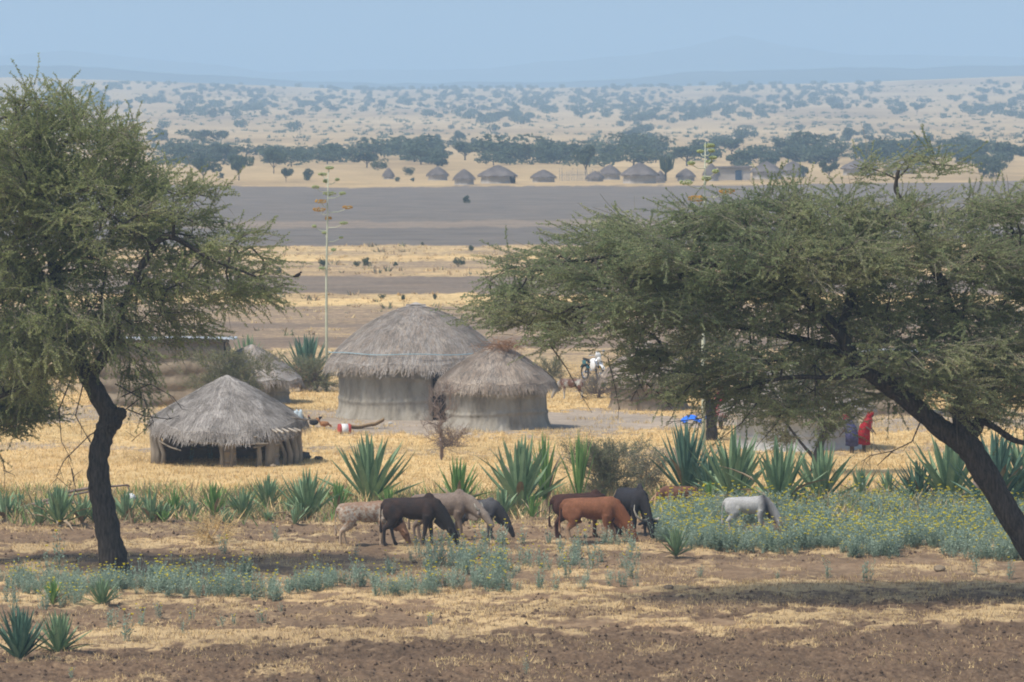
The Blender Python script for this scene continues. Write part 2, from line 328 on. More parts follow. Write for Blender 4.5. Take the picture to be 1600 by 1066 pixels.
def build_ground():
    rows = [60, 80, 95, 104]
    y = 106.0
    while y < 5600:
        rows.append(y)
        st = (y * y / 105090.0) * (.95 if y < 215 else 1.6)
        y += min(max(st, .09), 28)
    rows = np.array(rows + [6200, 8000, 12000, 22000, 40000.])
    nc = 520; u = np.linspace(-1, 1, nc)
    hw = np.where(rows < 300, 6 + rows * .105, np.where(rows < 6000, 37 + (rows - 300) * .125, rows * .5))
    X = hw[:, None] * u[None]; Y = np.repeat(rows[:, None], nc, 1)
    m = masks(X, Y); Z = height(X, Y, m)
    V = np.stack([X, Y, Z], -1).reshape(-1, 3); R = len(rows)
    i = np.arange(R - 1)[:, None] * nc + np.arange(nc - 1)[None]; i = i.ravel()
    F = np.stack([i, i + 1, i + nc + 1, i + nc], 1)
    mb = MB(); mb.add(V, F)
    mat, t, o = nodes('land')
    at = t.nodes.new('ShaderNodeAttribute'); at.attribute_name = 'cover'
    sp = t.nodes.new('ShaderNodeSeparateColor'); lk(t, at.outputs['Color'], sp.inputs[0])
    c = coord(t, 'Object'); cs = coord(t, 'Object', (1, .45, 1))
    nf = noise_n(t, 2.2, cs, 8, .75); nc2 = noise_n(t, 9, cs, 6, .7); nl = noise_n(t, .12, cs, 4); nll = noise_n(t, .012, coord(t, 'Object', (1, .25, 1)), 5, .65)
    nm = noise_n(t, .45, coord(t, 'Object', (.6, 1, 1)), 9, .72)
    g0 = t.nodes.new('ShaderNodeNewGeometry'); sy0 = t.nodes.new('ShaderNodeSeparateXYZ'); lk(t, g0.outputs['Position'], sy0.inputs[0])
    soil = ramp_n(t, nf, [(.3, (.17, .11, .065)), (.5, (.28, .19, .115)), (.7, (.40, .285, .175))])
    dark = ramp_n(t, nc2, [(.3, (.06, .038, .025)), (.5, (.135, .088, .056)), (.72, (.26, .18, .112))])
    dark = mix_n(t, math_n(t, 'MULTIPLY', math_n(t, 'SUBTRACT', sy0.outputs[1], 240), .01, True), dark, ramp_n(t, nm, [(.3, (.085, .078, .072)), (.7, (.155, .142, .13))]))
    yard = ramp_n(t, nf, [(.3, (.31, .25, .19)), (.7, (.45, .375, .295))])
    straw = ramp_n(t, nf, [(.28, (.44, .28, .12)), (.5, (.66, .47, .22)), (.72, (.80, .60, .31))])
    geo0 = t.nodes.new('ShaderNodeNewGeometry'); sy = t.nodes.new('ShaderNodeSeparateXYZ'); lk(t, geo0.outputs['Position'], sy.inputs[0])
    straw = mix_n(t, math_n(t, 'MULTIPLY', math_n(t, 'MULTIPLY', math_n(t, 'SUBTRACT', 166, sy.outputs[1]), .15, True), .6), straw, (.46, .345, .205))
    straw = mix_n(t, math_n(t, 'MULTIPLY', math_n(t, 'SUBTRACT', nl, .45, True), 1.6, True), straw, (.52, .33, .16))
    col = mix_n(t, math_n(t, 'ADD', sp.outputs[1], math_n(t, 'MULTIPLY', math_n(t, 'SUBTRACT', nm, .5), .9), True), soil, dark)
    col = mix_n(t, sp.outputs[2], col, yard)
    # straw breaks up over the soil
    k = math_n(t, 'ADD', sp.outputs[0], math_n(t, 'MULTIPLY', math_n(t, 'SUBTRACT', nc2, .5), 1.3))
    k = math_n(t, 'ADD', k, math_n(t, 'MULTIPLY', math_n(t, 'SUBTRACT', nf, .5), 1.0))
    k = math_n(t, 'ADD', k, math_n(t, 'MULTIPLY', math_n(t, 'SUBTRACT', nm, .5), 1.1))
    k = math_n(t, 'SUBTRACT', k, math_n(t, 'MULTIPLY', sp.outputs[1], .22))
    k = math_n(t, 'MULTIPLY', math_n(t, 'SUBTRACT', k, .34), 2.2, True)
    col = mix_n(t, k, col, straw)
    # beyond the village: pale dry grassland with wide patches
    geo = t.nodes.new('ShaderNodeNewGeometry'); sx = t.nodes.new('ShaderNodeSeparateXYZ'); lk(t, geo.outputs['Position'], sx.inputs[0])
    farf0 = math_n(t, 'MULTIPLY', math_n(t, 'SUBTRACT', sx.outputs[1], 640), .006, True)
    farf = math_n(t, 'MULTIPLY', farf0, math_n(t, 'SUBTRACT', 1.0, sp.outputs[1], True))
    farc = ramp_n(t, nll, [(.32, (.28, .195, .105)), (.5, (.46, .33, .17)), (.68, (.58, .43, .235))])
    col = mix_n(t, farf, col, farc)
    tone = ramp_n(t, noise_n(t, .16, coord(t, 'Object'), 8, .72), [(.34, (.70, .70, .70)), (.5, (1, 1, 1)), (.66, (1.28, 1.24, 1.18))])
    col = mix_n(t, .8, col, tone, 'MULTIPLY')
    pbsdf(t, o, col, .95, bump_n(t, nc2, .8, .07), .1)
    g = mb.build('ground', mat, smooth=True)
    ca = g.data.color_attributes.new('cover', 'FLOAT_COLOR', 'POINT')
    a = np.ones((R * nc, 4), np.float32); a[:, :3] = m.reshape(3, -1).T; ca.data.foreach_set('color', a.ravel())
    tag(g, kind='structure')
    mb = MB(); mb.add([[-30000, -3000, -16], [30000, -3000, -16], [30000, 42000, -16], [-30000, 42000, -16]], [[0, 1, 2, 3]])
    # the hill the view is taken from, and the land to the sides, one coarse sheet just under the detailed one
    xs = np.concatenate([np.linspace(-3000, -60, 12), np.linspace(-50, 50, 9), np.linspace(60, 3000, 12)]); ys = np.array([-400, -100, 0, 40, 80, 106, 200, 400, 800, 1500, 2000, 2800, 3400, 4200, 5000, 8000])
    X, Y = np.meshgrid(xs, ys); Z = height(X, np.maximum(Y, 106)) - .6; Z = np.where(Y < 60, Z + 8 * np.clip((60 - Y) / 60, 0, 1), Z)
    Z = np.where(Y > 1500, Z - 3, Z)
    i = (np.arange(len(ys) - 1)[:, None] * len(xs) + np.arange(len(xs) - 1)[None]).ravel()
    mb = MB(); mb.add(np.stack([X, Y, Z], -1).reshape(-1, 3), np.stack([i, i + 1, i + len(xs) + 1, i + len(xs)], 1))
    tag(mb.build('surrounding_ground', nmat('dry_land', (.26, .19, .13), (.5, .38, .24), .1), smooth=True), kind='structure')
build_ground()

def hills(name, D, prof, depth, seed):
    """a real ridge: profile as photo (x, y) pairs at distance D, falling away in front and behind"""
    xs = np.linspace(-900, 2500, 240); ys = np.interp(xs, [p[0] for p in prof], [p[1] for p in prof])
    ys = ys + (fbm(xs * .012, xs * 0, seed, 4) - .5) * 9
    Zt = CAM_H + (149 - ys) * D / F_PX; X = (xs - 800) * D / F_PX
    vs = []; k = np.array([-1, -.75, -.5, -.25, 0, .3, .7, 1.0]); h = np.array([0, .14, .42, .82, 1, .8, .35, 0])
    for a, b in zip(k, h):
        vs.append(np.stack([X, np.full_like(X, D + a * depth) + 0 * X, -15 + (Zt + 15) * b * (1 + (.25 * (fbm(xs * .03, xs * 0 + a * 7, seed + 3) - .5) if abs(a) > .1 else 0))], 1))
    n = len(xs); i = (np.arange(len(k) - 1)[:, None] * n + np.arange(n - 1)[None]).ravel()
    mb = MB(); mb.add(np.concatenate(vs), np.stack([i, i + 1, i + n + 1, i + n], 1))
    tag(mb.build(name, nmat(name + '_land', (.025, .035, .03), (.07, .075, .055), .002, bump=0), smooth=True), kind='structure')
hills('distant_hills', 10800, [(-900, 112), (0, 88), (110, 78), (220, 92), (420, 112), (700, 110), (980, 88), (1080, 74), (1150, 56), (1230, 72), (1330, 86), (1500, 88), (1750, 84), (2500, 100)], 1500, 3)
hills('low_hills', 6400, [(-900, 120), (100, 104), (300, 116), (600, 131), (900, 128), (1100, 112), (1400, 106), (1700, 100), (2500, 112)], 800, 8)

def terr(x, y): return float(height(np.array([[x]], float), np.array([[y]], float))[0, 0])

# ============================================================ trees: limbs + grown branches + leafy twigs
def grow(main, targets, rs, seg=.32, wob=.10, up=.12):
    """main: list of (polyline pts, radii). returns nodes, parents and main-node count"""
    pos = []; par = []
    for pts, rad, _ in main:
        pts = np.asarray(pts, float)
        for a, b in zip(pts[:-1], pts[1:]):
            n = max(1, int(np.linalg.norm(b - a) / .25))
            for k in range(n): pos.append(a + (b - a) * (k + .5) / n); par.append(-1)
    nm = len(pos); pos = list(pos)
    A = np.array(pos); T = np.asarray(targets)
    d0 = np.array([np.min(np.linalg.norm(A - q, axis=1)) for q in T]); order = np.argsort(d0)
    buf = np.zeros((len(pos) + len(T) * 14, 3)); buf[:nm] = A; n = nm; ends = []
    rootness = np.zeros(len(buf))
    for q in T[order]:
        d = np.linalg.norm(buf[:n] - q, axis=1) + rootness[:n] * .12
        j = int(np.argmin(d)); a = buf[j].copy(); L = np.linalg.norm(q - a); k = max(1, int(L / seg)); k = min(k, 13)
        bend = rs.normal(0, wob, 3) * L; bend[2] += up * L
        prev = j
        for i in range(1, k + 1):
            u = i / k; p = a + (q - a) * u + bend * math.sin(math.pi * u) * .6 + rs.normal(0, .02, 3)
            buf[n] = p; par.append(prev); rootness[n] = rootness[j] + L * u * .5; prev = n; n += 1
        ends.append(prev)
    return buf[:n], np.array(par), nm, ends

def branch_tubes(mb, pos, par, nm, ends, tip=.007, expo=.46, rmax=.16, mi=0):
    cnt = np.zeros(len(pos))
    for e in ends: cnt[e] += 1
    for i in range(len(pos) - 1, nm - 1, -1):
        if cnt[i] == 0: cnt[i] = 1
        if par[i] >= 0: cnt[par[i]] += cnt[i]
    idx = np.arange(nm, len(pos)); p = par[idx]
    r = np.minimum(tip * np.maximum(cnt, 1) ** expo, rmax)
    r1 = r[idx]; r0 = np.where(p < nm, r1 * 1.3, r[p]); r0 = np.minimum(r0, r1 * 1.5)
    V, F = tubes(pos[p], pos[idx], r0, r1, 5); mb.add(V, F, mi)

def twigs(mb, starts, dirs, L, rs, leaf=.05, step=.045, r=.006, curve=.35, droop=.15, mt=0, ml=1, leaves=2, bare=0.0, spread=.03):
    """curving thin shoots with small leaves crowded along them"""
    N = len(starts); K = 6; L = np.asarray(L).reshape(-1, 1)
    d = unit(dirs); c = rs.normal(0, 1, (N, 3)); c = c - d * np.sum(c * d, 1, keepdims=True); c = unit(c) * rs.uniform(.2, 1, (N, 1)) * curve
    us = np.linspace(0, 1, K)
    pts = np.stack([starts + d * L * u + (c * u * u + np.array([0, 0, -droop]) * u * u) * L for u in us], 1)
    P0 = pts[:, :-1].reshape(-1, 3); P1 = pts[:, 1:].reshape(-1, 3); rr = np.linspace(1, .45, K)
    V, F = tubes(P0, P1, np.tile(r * rr[:-1], N), np.tile(r * rr[1:], N), 3); mb.add(V, F, mt)
    nl = np.maximum(1, (L[:, 0] / step)).astype(int) * leaves
    own = np.repeat(np.arange(N), nl)
    if bare > 0:
        keep = rs.uniform(0, 1, N) > bare; own = own[keep[own]]
    u = rs.uniform(.06, 1.0, len(own)); f = u * (K - 1); i0 = np.minimum(f.astype(int), K - 2); fr = (f - i0)[:, None]
    p = pts[own, i0] * (1 - fr) + pts[own, i0 + 1] * fr
    tg = unit(pts[own, i0 + 1] - pts[own, i0])
    q = rs.normal(0, 1, (len(own), 3)); q = unit(q - tg * np.sum(q * tg, 1, keepdims=True)); q = unit(q + tg * .75)
    ln = leaf * rs.uniform(.6, 1.4, (len(own), 1)); wv = unit(np.cross(q, rs.normal(0, 1, (len(own), 3)))) * ln * .26
    p = p + rs.normal(0, spread, p.shape) * .5
    a = p; b = p + q * ln
    V = np.stack([a, (a + b) / 2 + wv, b, (a + b) / 2 - wv], 1).reshape(-1, 3)
    F = np.arange(len(own) * 4).reshape(-1, 4); mb.add(V, F, ml)

def acacia(name, label, D, limbs, clumps, leafm, seed, ntar=500, ntwig=9, tl=(.5, 1.2), depth=2.6, droop=.1, flat=.0, extra=None, leaf=.043, step=.021, cat='tree', group=None, barkm='bark', base=None, zbias=.15, tipr=.008, lv=2, upb=.12, trk=1.0):
    """limbs: [( [(px,py,dy)...], [r...] )]; clumps: (px,py,rx,ry,weight[,dy])"""
    rs = np.random.RandomState(seed)
    root = thing(name, label, cat, base if base is not None else (P(*limbs[0][0][0][:2], D)[0], D, 0), group=group)
    o0 = np.array(root.location)
    L = []
    for pts, rad in limbs: L.append(([P(a, b, D + dy) - o0 for a, b, dy in pts], [q_ * trk for q_ in rad], 0))
    T = []; C = []; wts = np.array([c[2] * c[3] * c[4] for c in clumps], float); wts /= wts.sum(); s = D / F_PX
    for c, wt in zip(clumps, wts):
        n = max(3, int(round(ntar * wt))); dy = c[5] if len(c) > 5 else rs.uniform(-.3, .3)
        ce = P(c[0], c[1], D + dy * depth) - o0
        v = unit(rs.normal(0, 1, (n, 3))) * rs.uniform(.25, 1, (n, 1)) ** .45
        dr = depth * min(1, c[2] * s / 1.4 + .2)
        T.append(ce + v * np.array([c[2] * s, dr, c[3] * s])); C.append(np.tile(ce, (n, 1)))
    T = np.concatenate(T); C = np.concatenate(C)
    cen = T.mean(0)
    pos, par, nm, ends = grow(L, T, rs, up=upb)
    tb = MB()
    for pts, rad, _ in L:
        pp = np.asarray(pts); fine = []; fr = []
        n = len(pp)
        for i in range(n - 1):
            p0 = pp[max(i - 1, 0)]; p1 = pp[i]; p2 = pp[i + 1]; p3 = pp[min(i + 2, n - 1)]
            for k in range(6):
                t = k / 6.; q = .5 * ((2 * p1) + (-p0 + p2) * t + (2 * p0 - 5 * p1 + 4 * p2 - p3) * t * t + (-p0 + 3 * p1 - 3 * p2 + p3) * t ** 3)
                fine.append(q); fr.append((rad[i] * (1 - t) + rad[i + 1] * t) * (1 + .05 * rs.normal()))
        fine.append(pp[-1]); fr.append(rad[-1])
        add_loft(tb, fine, fr, n=16, noise=.09, rs=rs)
    branch_tubes(tb, pos, par, nm, ends, tip=tipr)
    if extra: extra(tb, o0, rs)
    tb.build('trunk', M[barkm], root, smooth=True)
    # twigs at the ends and along the outer branches
    q = pos[ends]; inner = pos[nm:]; pick = rs.randint(0, len(inner), int(len(q) * .45)); q = np.concatenate([q, inner[pick]])
    bd_ = unit(q - cen - np.array([0, 0, -.5])); bd_[:, 2] *= (1 - flat); bd_ = bd_ * .8 + rs.normal(0, .6, q.shape) * np.array([1, 1, .6 * (1 - flat * .75)]) + np.array([0, 0, zbias])
    st = np.repeat(q, ntwig, 0); dd = np.repeat(unit(bd_), ntwig, 0) + rs.normal(0, .34, (len(q) * ntwig, 3)) * np.array([1, 1, 1 - flat * .5]); st = st + dd * rs.uniform(-.25, .25, (len(st), 1)) + rs.normal(0, .09, st.shape)
    cr = MB(); twigs(cr, st, dd, rs.uniform(tl[0], tl[1], len(st)), rs, droop=droop, leaf=leaf, step=step, bare=.20, leaves=lv, spread=.010, r=.008, curve=.34)
    cr.build('crown', [M['twig'], M[leafm]], root)
    return root

def bare_twigs(D, lines, rad=.02):
    def f(tb, o0, rs):
        for ln in lines:
            pts = [P(a, b, D + (c[0] if c else 0)) - o0 for a, b, *c in ln]
            add_loft(tb, pts, list(np.linspace(rad, rad * .35, len(pts))), n=6)
            # little side shoots
            st = []; dr = []
            for p, q in zip(pts[:-1], pts[1:]):
                for k in range(3): st.append(p + (q - p) * rs.uniform(0, 1)); dr.append(rs.normal(0, 1, 3) + (q - p) * 2)
            st = np.array(st); dr = unit(dr) * rs.uniform(.1, .35, (len(dr), 1)); V, F = tubes(st, st + dr, np.full(len(st), .008), np.full(len(st), .004), 3); tb.add(V, F)
    return f

DL = 139.6
acacia('acacia_tree', 'tall acacia with dark leaning trunk and dense olive crown, left of the thatched shed', DL,
       [([(182, 903, 0), (176, 868, 0), (166, 815, 0), (156, 760, 0), (154, 715, 0), (164, 675, 0), (176, 652, 0)], [.46, .37, .33, .32, .30, .29, .33]),
        ([(176, 656, 0), (150, 612, 0), (125, 565, .1), (105, 500, .2), (84, 420, .2), (62, 330, .1), (40, 230, 0), (20, 150, 0)], [.31, .25, .21, .17, .14, .11, .07, .03]),
        ([(176, 658, 0), (190, 645, -.1), (196, 640, -.1)], [.28, .17, .06]),
        ([(140, 590, .05), (172, 540, -.4), (196, 470, -.8), (225, 410, -.9), (262, 370, -1), (330, 405, -1.1), (400, 432, -1.1)], [.2, .15, .12, .10, .08, .05, .025]),
        ([(118, 540, .1), (70, 490, .6), (10, 450, 1), (-60, 400, 1.3)], [.18, .13, .10, .05]),
        ([(84, 430, .2), (140, 350, .8), (190, 290, 1.2), (215, 220, 1.4)], [.12, .09, .06, .02]),
        ([(125, 565, .1), (60, 590, -.5), (0, 620, -.9), (-60, 640, -1)], [.13, .08, .06, .03])],
       [(0, 170, 60, 36, .35), (70, 190, 70, 50, .8), (20, 260, 90, 70, 1.3), (60, 320, 90, 60, .8), (10, 400, 70, 60, .8), (110, 250, 90, 60, 1), (190, 270, 60, 45, .7, .4), (212, 222, 16, 34, .35, .4), (130, 330, 110, 60, 1),
        (230, 330, 80, 45, .9), (300, 320, 50, 35, .6), (345, 375, 60, 30, .8), (380, 425, 48, 28, .8), (50, 380, 100, 60, 1), (180, 400, 90, 45, .8), (280, 420, 80, 38, .8),
        (330, 455, 70, 30, .7), (395, 462, 35, 18, .35), (20, 470, 80, 55, .9), (110, 480, 80, 45, .8), (210, 480, 80, 40, .8), (270, 510, 45, 22, .6), (60, 545, 60, 40, 1.0), (60, 600, 50, 30, .5), (140, 500, 70, 40, .5), (90, 420, 80, 40, .5), (20, 520, 60, 50, .6), (150, 550, 55, 35, .5),
        (215, 560, 45, 35, .35), (225, 620, 35, 22, .12, -.5), (150, 220, 50, 40, .5), (-50, 280, 70, 120, .8), (-60, 480, 70, 90, .6), (0, 560, 50, 40, .6)],
       'leaf_left', 11, ntar=900, ntwig=9, depth=2.5, tl=(.35, .9), base=(G(180, 903)[0], DL, 0), droop=.12, zbias=.05, trk=.83,
       extra=bare_twigs(DL, [[(185, 655, -.3), (140, 680, -.5), (100, 720, -.6), (88, 745, -.6), (108, 762, -.6), (118, 742, -.6)],
                             [(108, 600, -.3), (92, 640, -.5), (96, 690, -.6), (112, 720, -.6)], [(130, 600, -.2), (118, 650, -.3), (140, 690, -.4), (150, 700, -.4)],
                             [(200, 640, -.2), (225, 650, -.4), (262, 655, -.5), (280, 650, -.5)], [(190, 620, -.2), (235, 600, -.5), (270, 620, -.6), (285, 640, -.6)],
                             [(180, 600, -.2), (225, 625, -.6), (240, 660, -.6), (205, 690, -.6)], [(112, 732, -.6), (116, 755, -.6), (119, 768, -.6)]], .018))
acacia('acacia_tree', 'low dense acacia crown hanging in at the left edge, behind the leaning acacia', 143.5,
       [([(-130, 882, 0), (-120, 800, 0), (-100, 720, 0), (-90, 660, 0)], [.25, .2, .18, .14]), ([(-95, 690, 0), (-30, 640, -.1), (20, 600, 0), (50, 575, 0)], [.12, .08, .05, .03])],
       [(10, 600, 62, 45, 1), (30, 560, 50, 30, .8), (-20, 650, 60, 40, 1), (30, 640, 45, 30, .9), (-60, 590, 60, 70, .8), (-15, 700, 24, 20, .25), (-80, 690, 60, 50, .6)],
       'leaf_left', 12, ntar=240, ntwig=11, depth=1.5, base=(G(-130, 882)[0], 143.5, 0), tl=(.3, .7),
       extra=bare_twigs(143.5, [[(-10, 690, -.3), (5, 720, -.4), (8, 750, -.4)], [(5, 735, -.4), (22, 742, -.4)]], .014))
DR = 132.0
acacia('umbrella_acacia', 'wide spreading umbrella acacia with a thick trunk leaning in from the right', DR,
       [([(1668, 945, 0), (1640, 905, 0), (1592, 830, 0), (1552, 762, 0), (1518, 705, 0), (1500, 678, 0)], [.36, .32, .30, .31, .32, .28]),
        ([(1515, 703, -.05), (1468, 668, -.1), (1420, 628, -.2), (1372, 592, -.3), (1335, 560, -.5), (1310, 520, -.5), (1260, 470, -.6), (1180, 430, -.8), (1090, 410, -.9), (980, 400, -.9), (880, 410, -.8)], [.27, .25, .22, .21, .19, .15, .12, .10, .08, .06, .03]),
        ([(1508, 690, 0), (1500, 640, .1), (1512, 590, .3), (1496, 520, .4), (1470, 440, .5), (1440, 370, .5), (1412, 320, .5), (1400, 295, .5), (1404, 265, .5)], [.27, .2, .15, .14, .12, .10, .07, .055, .04]),
        ([(1512, 690, 0), (1540, 640, .5), (1560, 580, 1), (1620, 500, 1.2), (1680, 440, 1.3)], [.2, .15, .13, .1, .06]),
        ([(1530, 655, .3), (1555, 668, .2), (1590, 690, .2), (1640, 690, .2), (1700, 660, .2)], [.1, .08, .07, .06, .04]),
        ([(1340, 565, -.5), (1290, 540, .3), (1200, 520, .8), (1100, 500, 1), (1000, 490, 1), (900, 500, 1)], [.13, .1, .08, .06, .05, .02]),
        ([(1310, 525, -.5), (1330, 450, .4), (1300, 380, .7), (1220, 340, .8)], [.13, .1, .07, .03]),
        ([(1360, 585, -.3), (1300, 590, -.9), (1230, 590, -1.2), (1150, 610, -1.3)], [.09, .06, .05, .02]),
        ([(1470, 440, .5), (1560, 380, .8), (1640, 350, 1)], [.09, .06, .04])],
       [(845, 405, 50, 14, .5), (900, 425, 75, 25, .9), (960, 380, 60, 28, .9), (1010, 358, 50, 16, .6), (1050, 390, 80, 35, 1), (1120, 345, 70, 26, 1), (1200, 335, 70, 22, 1), (1280, 328, 70, 20, 1),
        (1180, 400, 90, 40, 1), (1290, 390, 90, 45, 1), (1390, 370, 90, 40, 1), (1390, 330, 70, 16, .8), (1490, 335, 80, 22, .9), (1580, 322, 70, 24, .9), (1500, 410, 80, 45, .9), (1600, 420, 70, 60, .9),
        (870, 480, 65, 32, .6), (820, 510, 42, 30, .5), (930, 500, 70, 34, .55), (890, 530, 55, 22, .3), (1010, 470, 80, 38, .9), (1100, 470, 90, 45, 1), (1010, 530, 60, 30, .32), (1090, 560, 70, 35, .5), (1190, 480, 90, 42, 1),
        (1180, 560, 70, 38, .5), (1280, 480, 80, 45, .9), (1260, 545, 60, 30, .45), (1380, 460, 80, 40, .8), (1400, 520, 60, 25, .35), (1480, 500, 60, 40, .9), (1460, 600, 60, 30, .35), (1540, 620, 50, 30, .35), (1380, 560, 60, 30, .4, -.5), (1500, 560, 60, 40, .4, -.5), (1440, 570, 60, 34, .3),
        (1500, 590, 60, 35, .5), (1570, 520, 60, 50, .7), (1600, 600, 50, 40, .5), (1130, 615, 40, 22, .2), (1230, 610, 60, 28, .55), (1320, 620, 40, 20, .25), (1480, 640, 40, 20, .25),
        (815, 440, 50, 30, .5), (800, 480, 36, 30, .25), (1025, 585, 45, 26, .35), (1050, 600, 70, 25, .4), (1420, 600, 60, 30, .3), (1180, 640, 60, 20, .25), (1290, 650, 60, 18, .2), (1150, 590, 70, 30, .4), (1000, 430, 90, 40, .8), (1100, 425, 90, 40, .8), (1240, 430, 90, 40, .7), (1350, 420, 80, 35, .6), (1330, 560, 60, 30, .35), (1560, 640, 50, 30, .3), (1420, 545, 60, 30, .3), (1530, 560, 60, 40, .4), (1590, 560, 50, 60, .4), (1400, 620, 50, 24, .3), (1345, 268, 28, 7, .09, .2), (1420, 252, 50, 8, .16, .2), (1490, 262, 34, 7, .11, .2), (1700, 400, 60, 120, .6), (1700, 560, 60, 80, .3)],
       'leaf_right', 13, ntar=1180, ntwig=9, depth=2.5, base=(G(1665, 945)[0], DR, 0), trk=.88, flat=.8, droop=.06, tl=(.4, 1.05), zbias=.06, upb=.05, lv=2,
       extra=bare_twigs(DR, [[(1440, 655, -.3), (1425, 690, -.5), (1395, 705, -.6), (1360, 712, -.6), (1345, 722, -.6)], [(1395, 705, -.6), (1370, 728, -.6)], [(860, 540, -.3), (885, 575, -.5), (905, 612, -.6), (925, 645, -.6)],
                             [(985, 560, -.3), (1000, 600, -.4), (1010, 618, -.4), (1020, 600, -.4)], [(1000, 600, -.4), (985, 628, -.4)], [(1010, 600, -.4), (1035, 620, -.4), (1050, 640, -.4)],
                             [(950, 560, -.3), (960, 600, -.4), (968, 640, -.4)], [(768, 470, -.3), (765, 440, -.3), (790, 420, -.3), (850, 415, -.3)],
                             [(1190, 620, -.5), (1160, 660, -.6), (1120, 690, -.6)], [(1230, 620, -.5), (1215, 660, -.6), (1180, 700, -.6)], [(1180, 600, -.5), (1140, 640, -.6), (1090, 655, -.6), (1040, 660, -.6)]], .018))

# small trees and bushes behind the agave row
DS = DG(745)
acacia('small_acacia', 'small thin acacia with forked dark stems, in front of the whitewashed hut', DS,
       [([(1272, 745, 0), (1276, 712, 0), (1284, 690, 0), (1288, 668, 0)], [.13, .11, .09, .07]), ([(1284, 690, 0), (1300, 672, 0), (1330, 655, 0), (1350, 640, 0)], [.07, .055, .035, .02]),
        ([(1288, 668, 0), (1280, 640, 0), (1282, 600, .2), (1300, 560, .2)], [.06, .05, .035, .02]), ([(1276, 720, 0), (1250, 690, .2), (1220, 650, .2)], [.06, .04, .02])],
       [(1270, 600, 45, 30, 1), (1315, 585, 40, 28, 1), (1230, 630, 40, 26, .8), (1290, 640, 45, 22, .4), (1340, 620, 28, 18, .5), (1215, 680, 32, 20, .35), (1255, 560, 40, 20, .6)],
       'leaf_yellow', 21, ntar=150, ntwig=11, depth=1.0, tl=(.25, .55), leaf=.04)
acacia('small_acacia', 'small yellow-green acacia beside the brown hut, left of the tall right flower stalk', DG(690),
       [([(1110, 700, 0), (1112, 670, 0), (1108, 640, 0), (1098, 600, 0), (1090, 560, 0)], [.22, .19, .15, .1, .05]), ([(1108, 645, 0), (1130, 610, 0), (1150, 580, 0)], [.1, .07, .03])],
       [(1070, 565, 34, 30, .8), (1110, 540, 40, 28, .8), (1060, 610, 26, 22, .4), (1150, 570, 40, 26, .6)],
       'leaf_yellow', 22, ntar=90, ntwig=10, depth=1.1, tl=(.3, .6), leaf=.045)

def bush(name, label, px, py, w_, h_, leafm, seed, n=120, tw=8, stemm='twig', leaf=.035, cat='bush', group=None, bare=.1, step=.045, tl=(.2, .5), lv=2, D=None, spread=1.0):
    rs = np.random.RandomState(seed); g = G(px, py); s = g[1] / F_PX; W = w_ * s / 2; H = h_ * s
    root = thing(name, label, cat, (g[0], g[1], 0), group=group)
    T = np.stack([rs.normal(0, .5, n) * W, rs.normal(0, .4, n) * W, rs.uniform(.15, .9, n) * H], 1); T[:, :2] *= (.35 + .75 * (T[:, 2:] / H)) * spread
    main = [([[0, 0, 0], [0, 0, H * .12]], [.05, .04], 0)]
    pos, par, nm, ends = grow(main, T, rs, seg=.2); tb = MB(); add_loft(tb, [[0, 0, -.05], [0, 0, H * .15]], [.05, .03], n=8)
    branch_tubes(tb, pos, par, nm, ends, tip=.007); tb.build('stems', M[stemm], root)
    st = np.repeat(pos[ends], tw, 0) + rs.normal(0, .04, (n * tw, 3)); dd = unit(st - np.array([0, 0, H * .2])) + rs.normal(0, .6, st.shape) + np.array([0, 0, .35])
    cr = MB(); twigs(cr, st, dd, rs.uniform(*tl, len(st)), rs, leaf=leaf, bare=bare, step=step, leaves=lv, r=.005)
    cr.build('foliage', [M[stemm], M[leafm]], root); return root
bush('thorn_bush', 'wide grey-green thorn bush behind the red-brown cow and black horned cow', 950, 790, 130, 100, 'leaf_bush', 31, n=210, tw=9)
bush('thorn_bush', 'low olive thorn bush just right of the wide thorn bush', 1010, 775, 60, 60, 'leaf_grey', 32, n=70)
bush('bare_shrub', 'leafless brown shrub standing alone in front of the two round huts', 690, 722, 62, 130, 'leaf_grey', 33, n=75, tw=7, stemm='bare_twig', bare=1.0, leaf=.02)
bush('dry_bush', 'low dry brown bush at the foot of the leafless shrub', 705, 700, 60, 26, 'straw_dull', 34, n=40, stemm='bare_twig', bare=.4)
bush('shrub', 'yellow-green shrub growing between the thatched shed and the hut behind it', 362, 640, 135, 92, 'leaf_yellow', 35, n=240, tw=9, leaf=.045)
bush('shrub', 'rounded grey-green shrub below the agave, left of the big round hut', 492, 612, 84, 52, 'leaf_bush', 36, n=120, leaf=.045)
bush('dry_bush', 'brown leafless brush between the shrub and the big round hut', 470, 612, 60, 34, 'straw_dull', 37, n=70, stemm='bare_twig', bare=.5)
bush('dry_bush', 'grey brush heap below the parked motorcycle', 935, 622, 90, 34, 'leaf_grey', 38, n=110, stemm='bare_twig', bare=.5)
bush('shrub', 'dark green shrub behind the small round hut, left of the goat', 862, 598, 44, 34, 'leaf_bush', 39, n=45)
bush('dry_bush', 'low reddish dry bush in the straw strip at the right', 1225, 850, 30, 20, 'straw_dull', 40, n=20, stemm='bare_twig', bare=.6)
bush('shrub', 'fine pale grey-green broom bush in front of the agave row at left', 338, 852, 90, 46, 'leaf_grey', 41, n=40, tw=6, stemm='straw', bare=.5, leaf=.02)

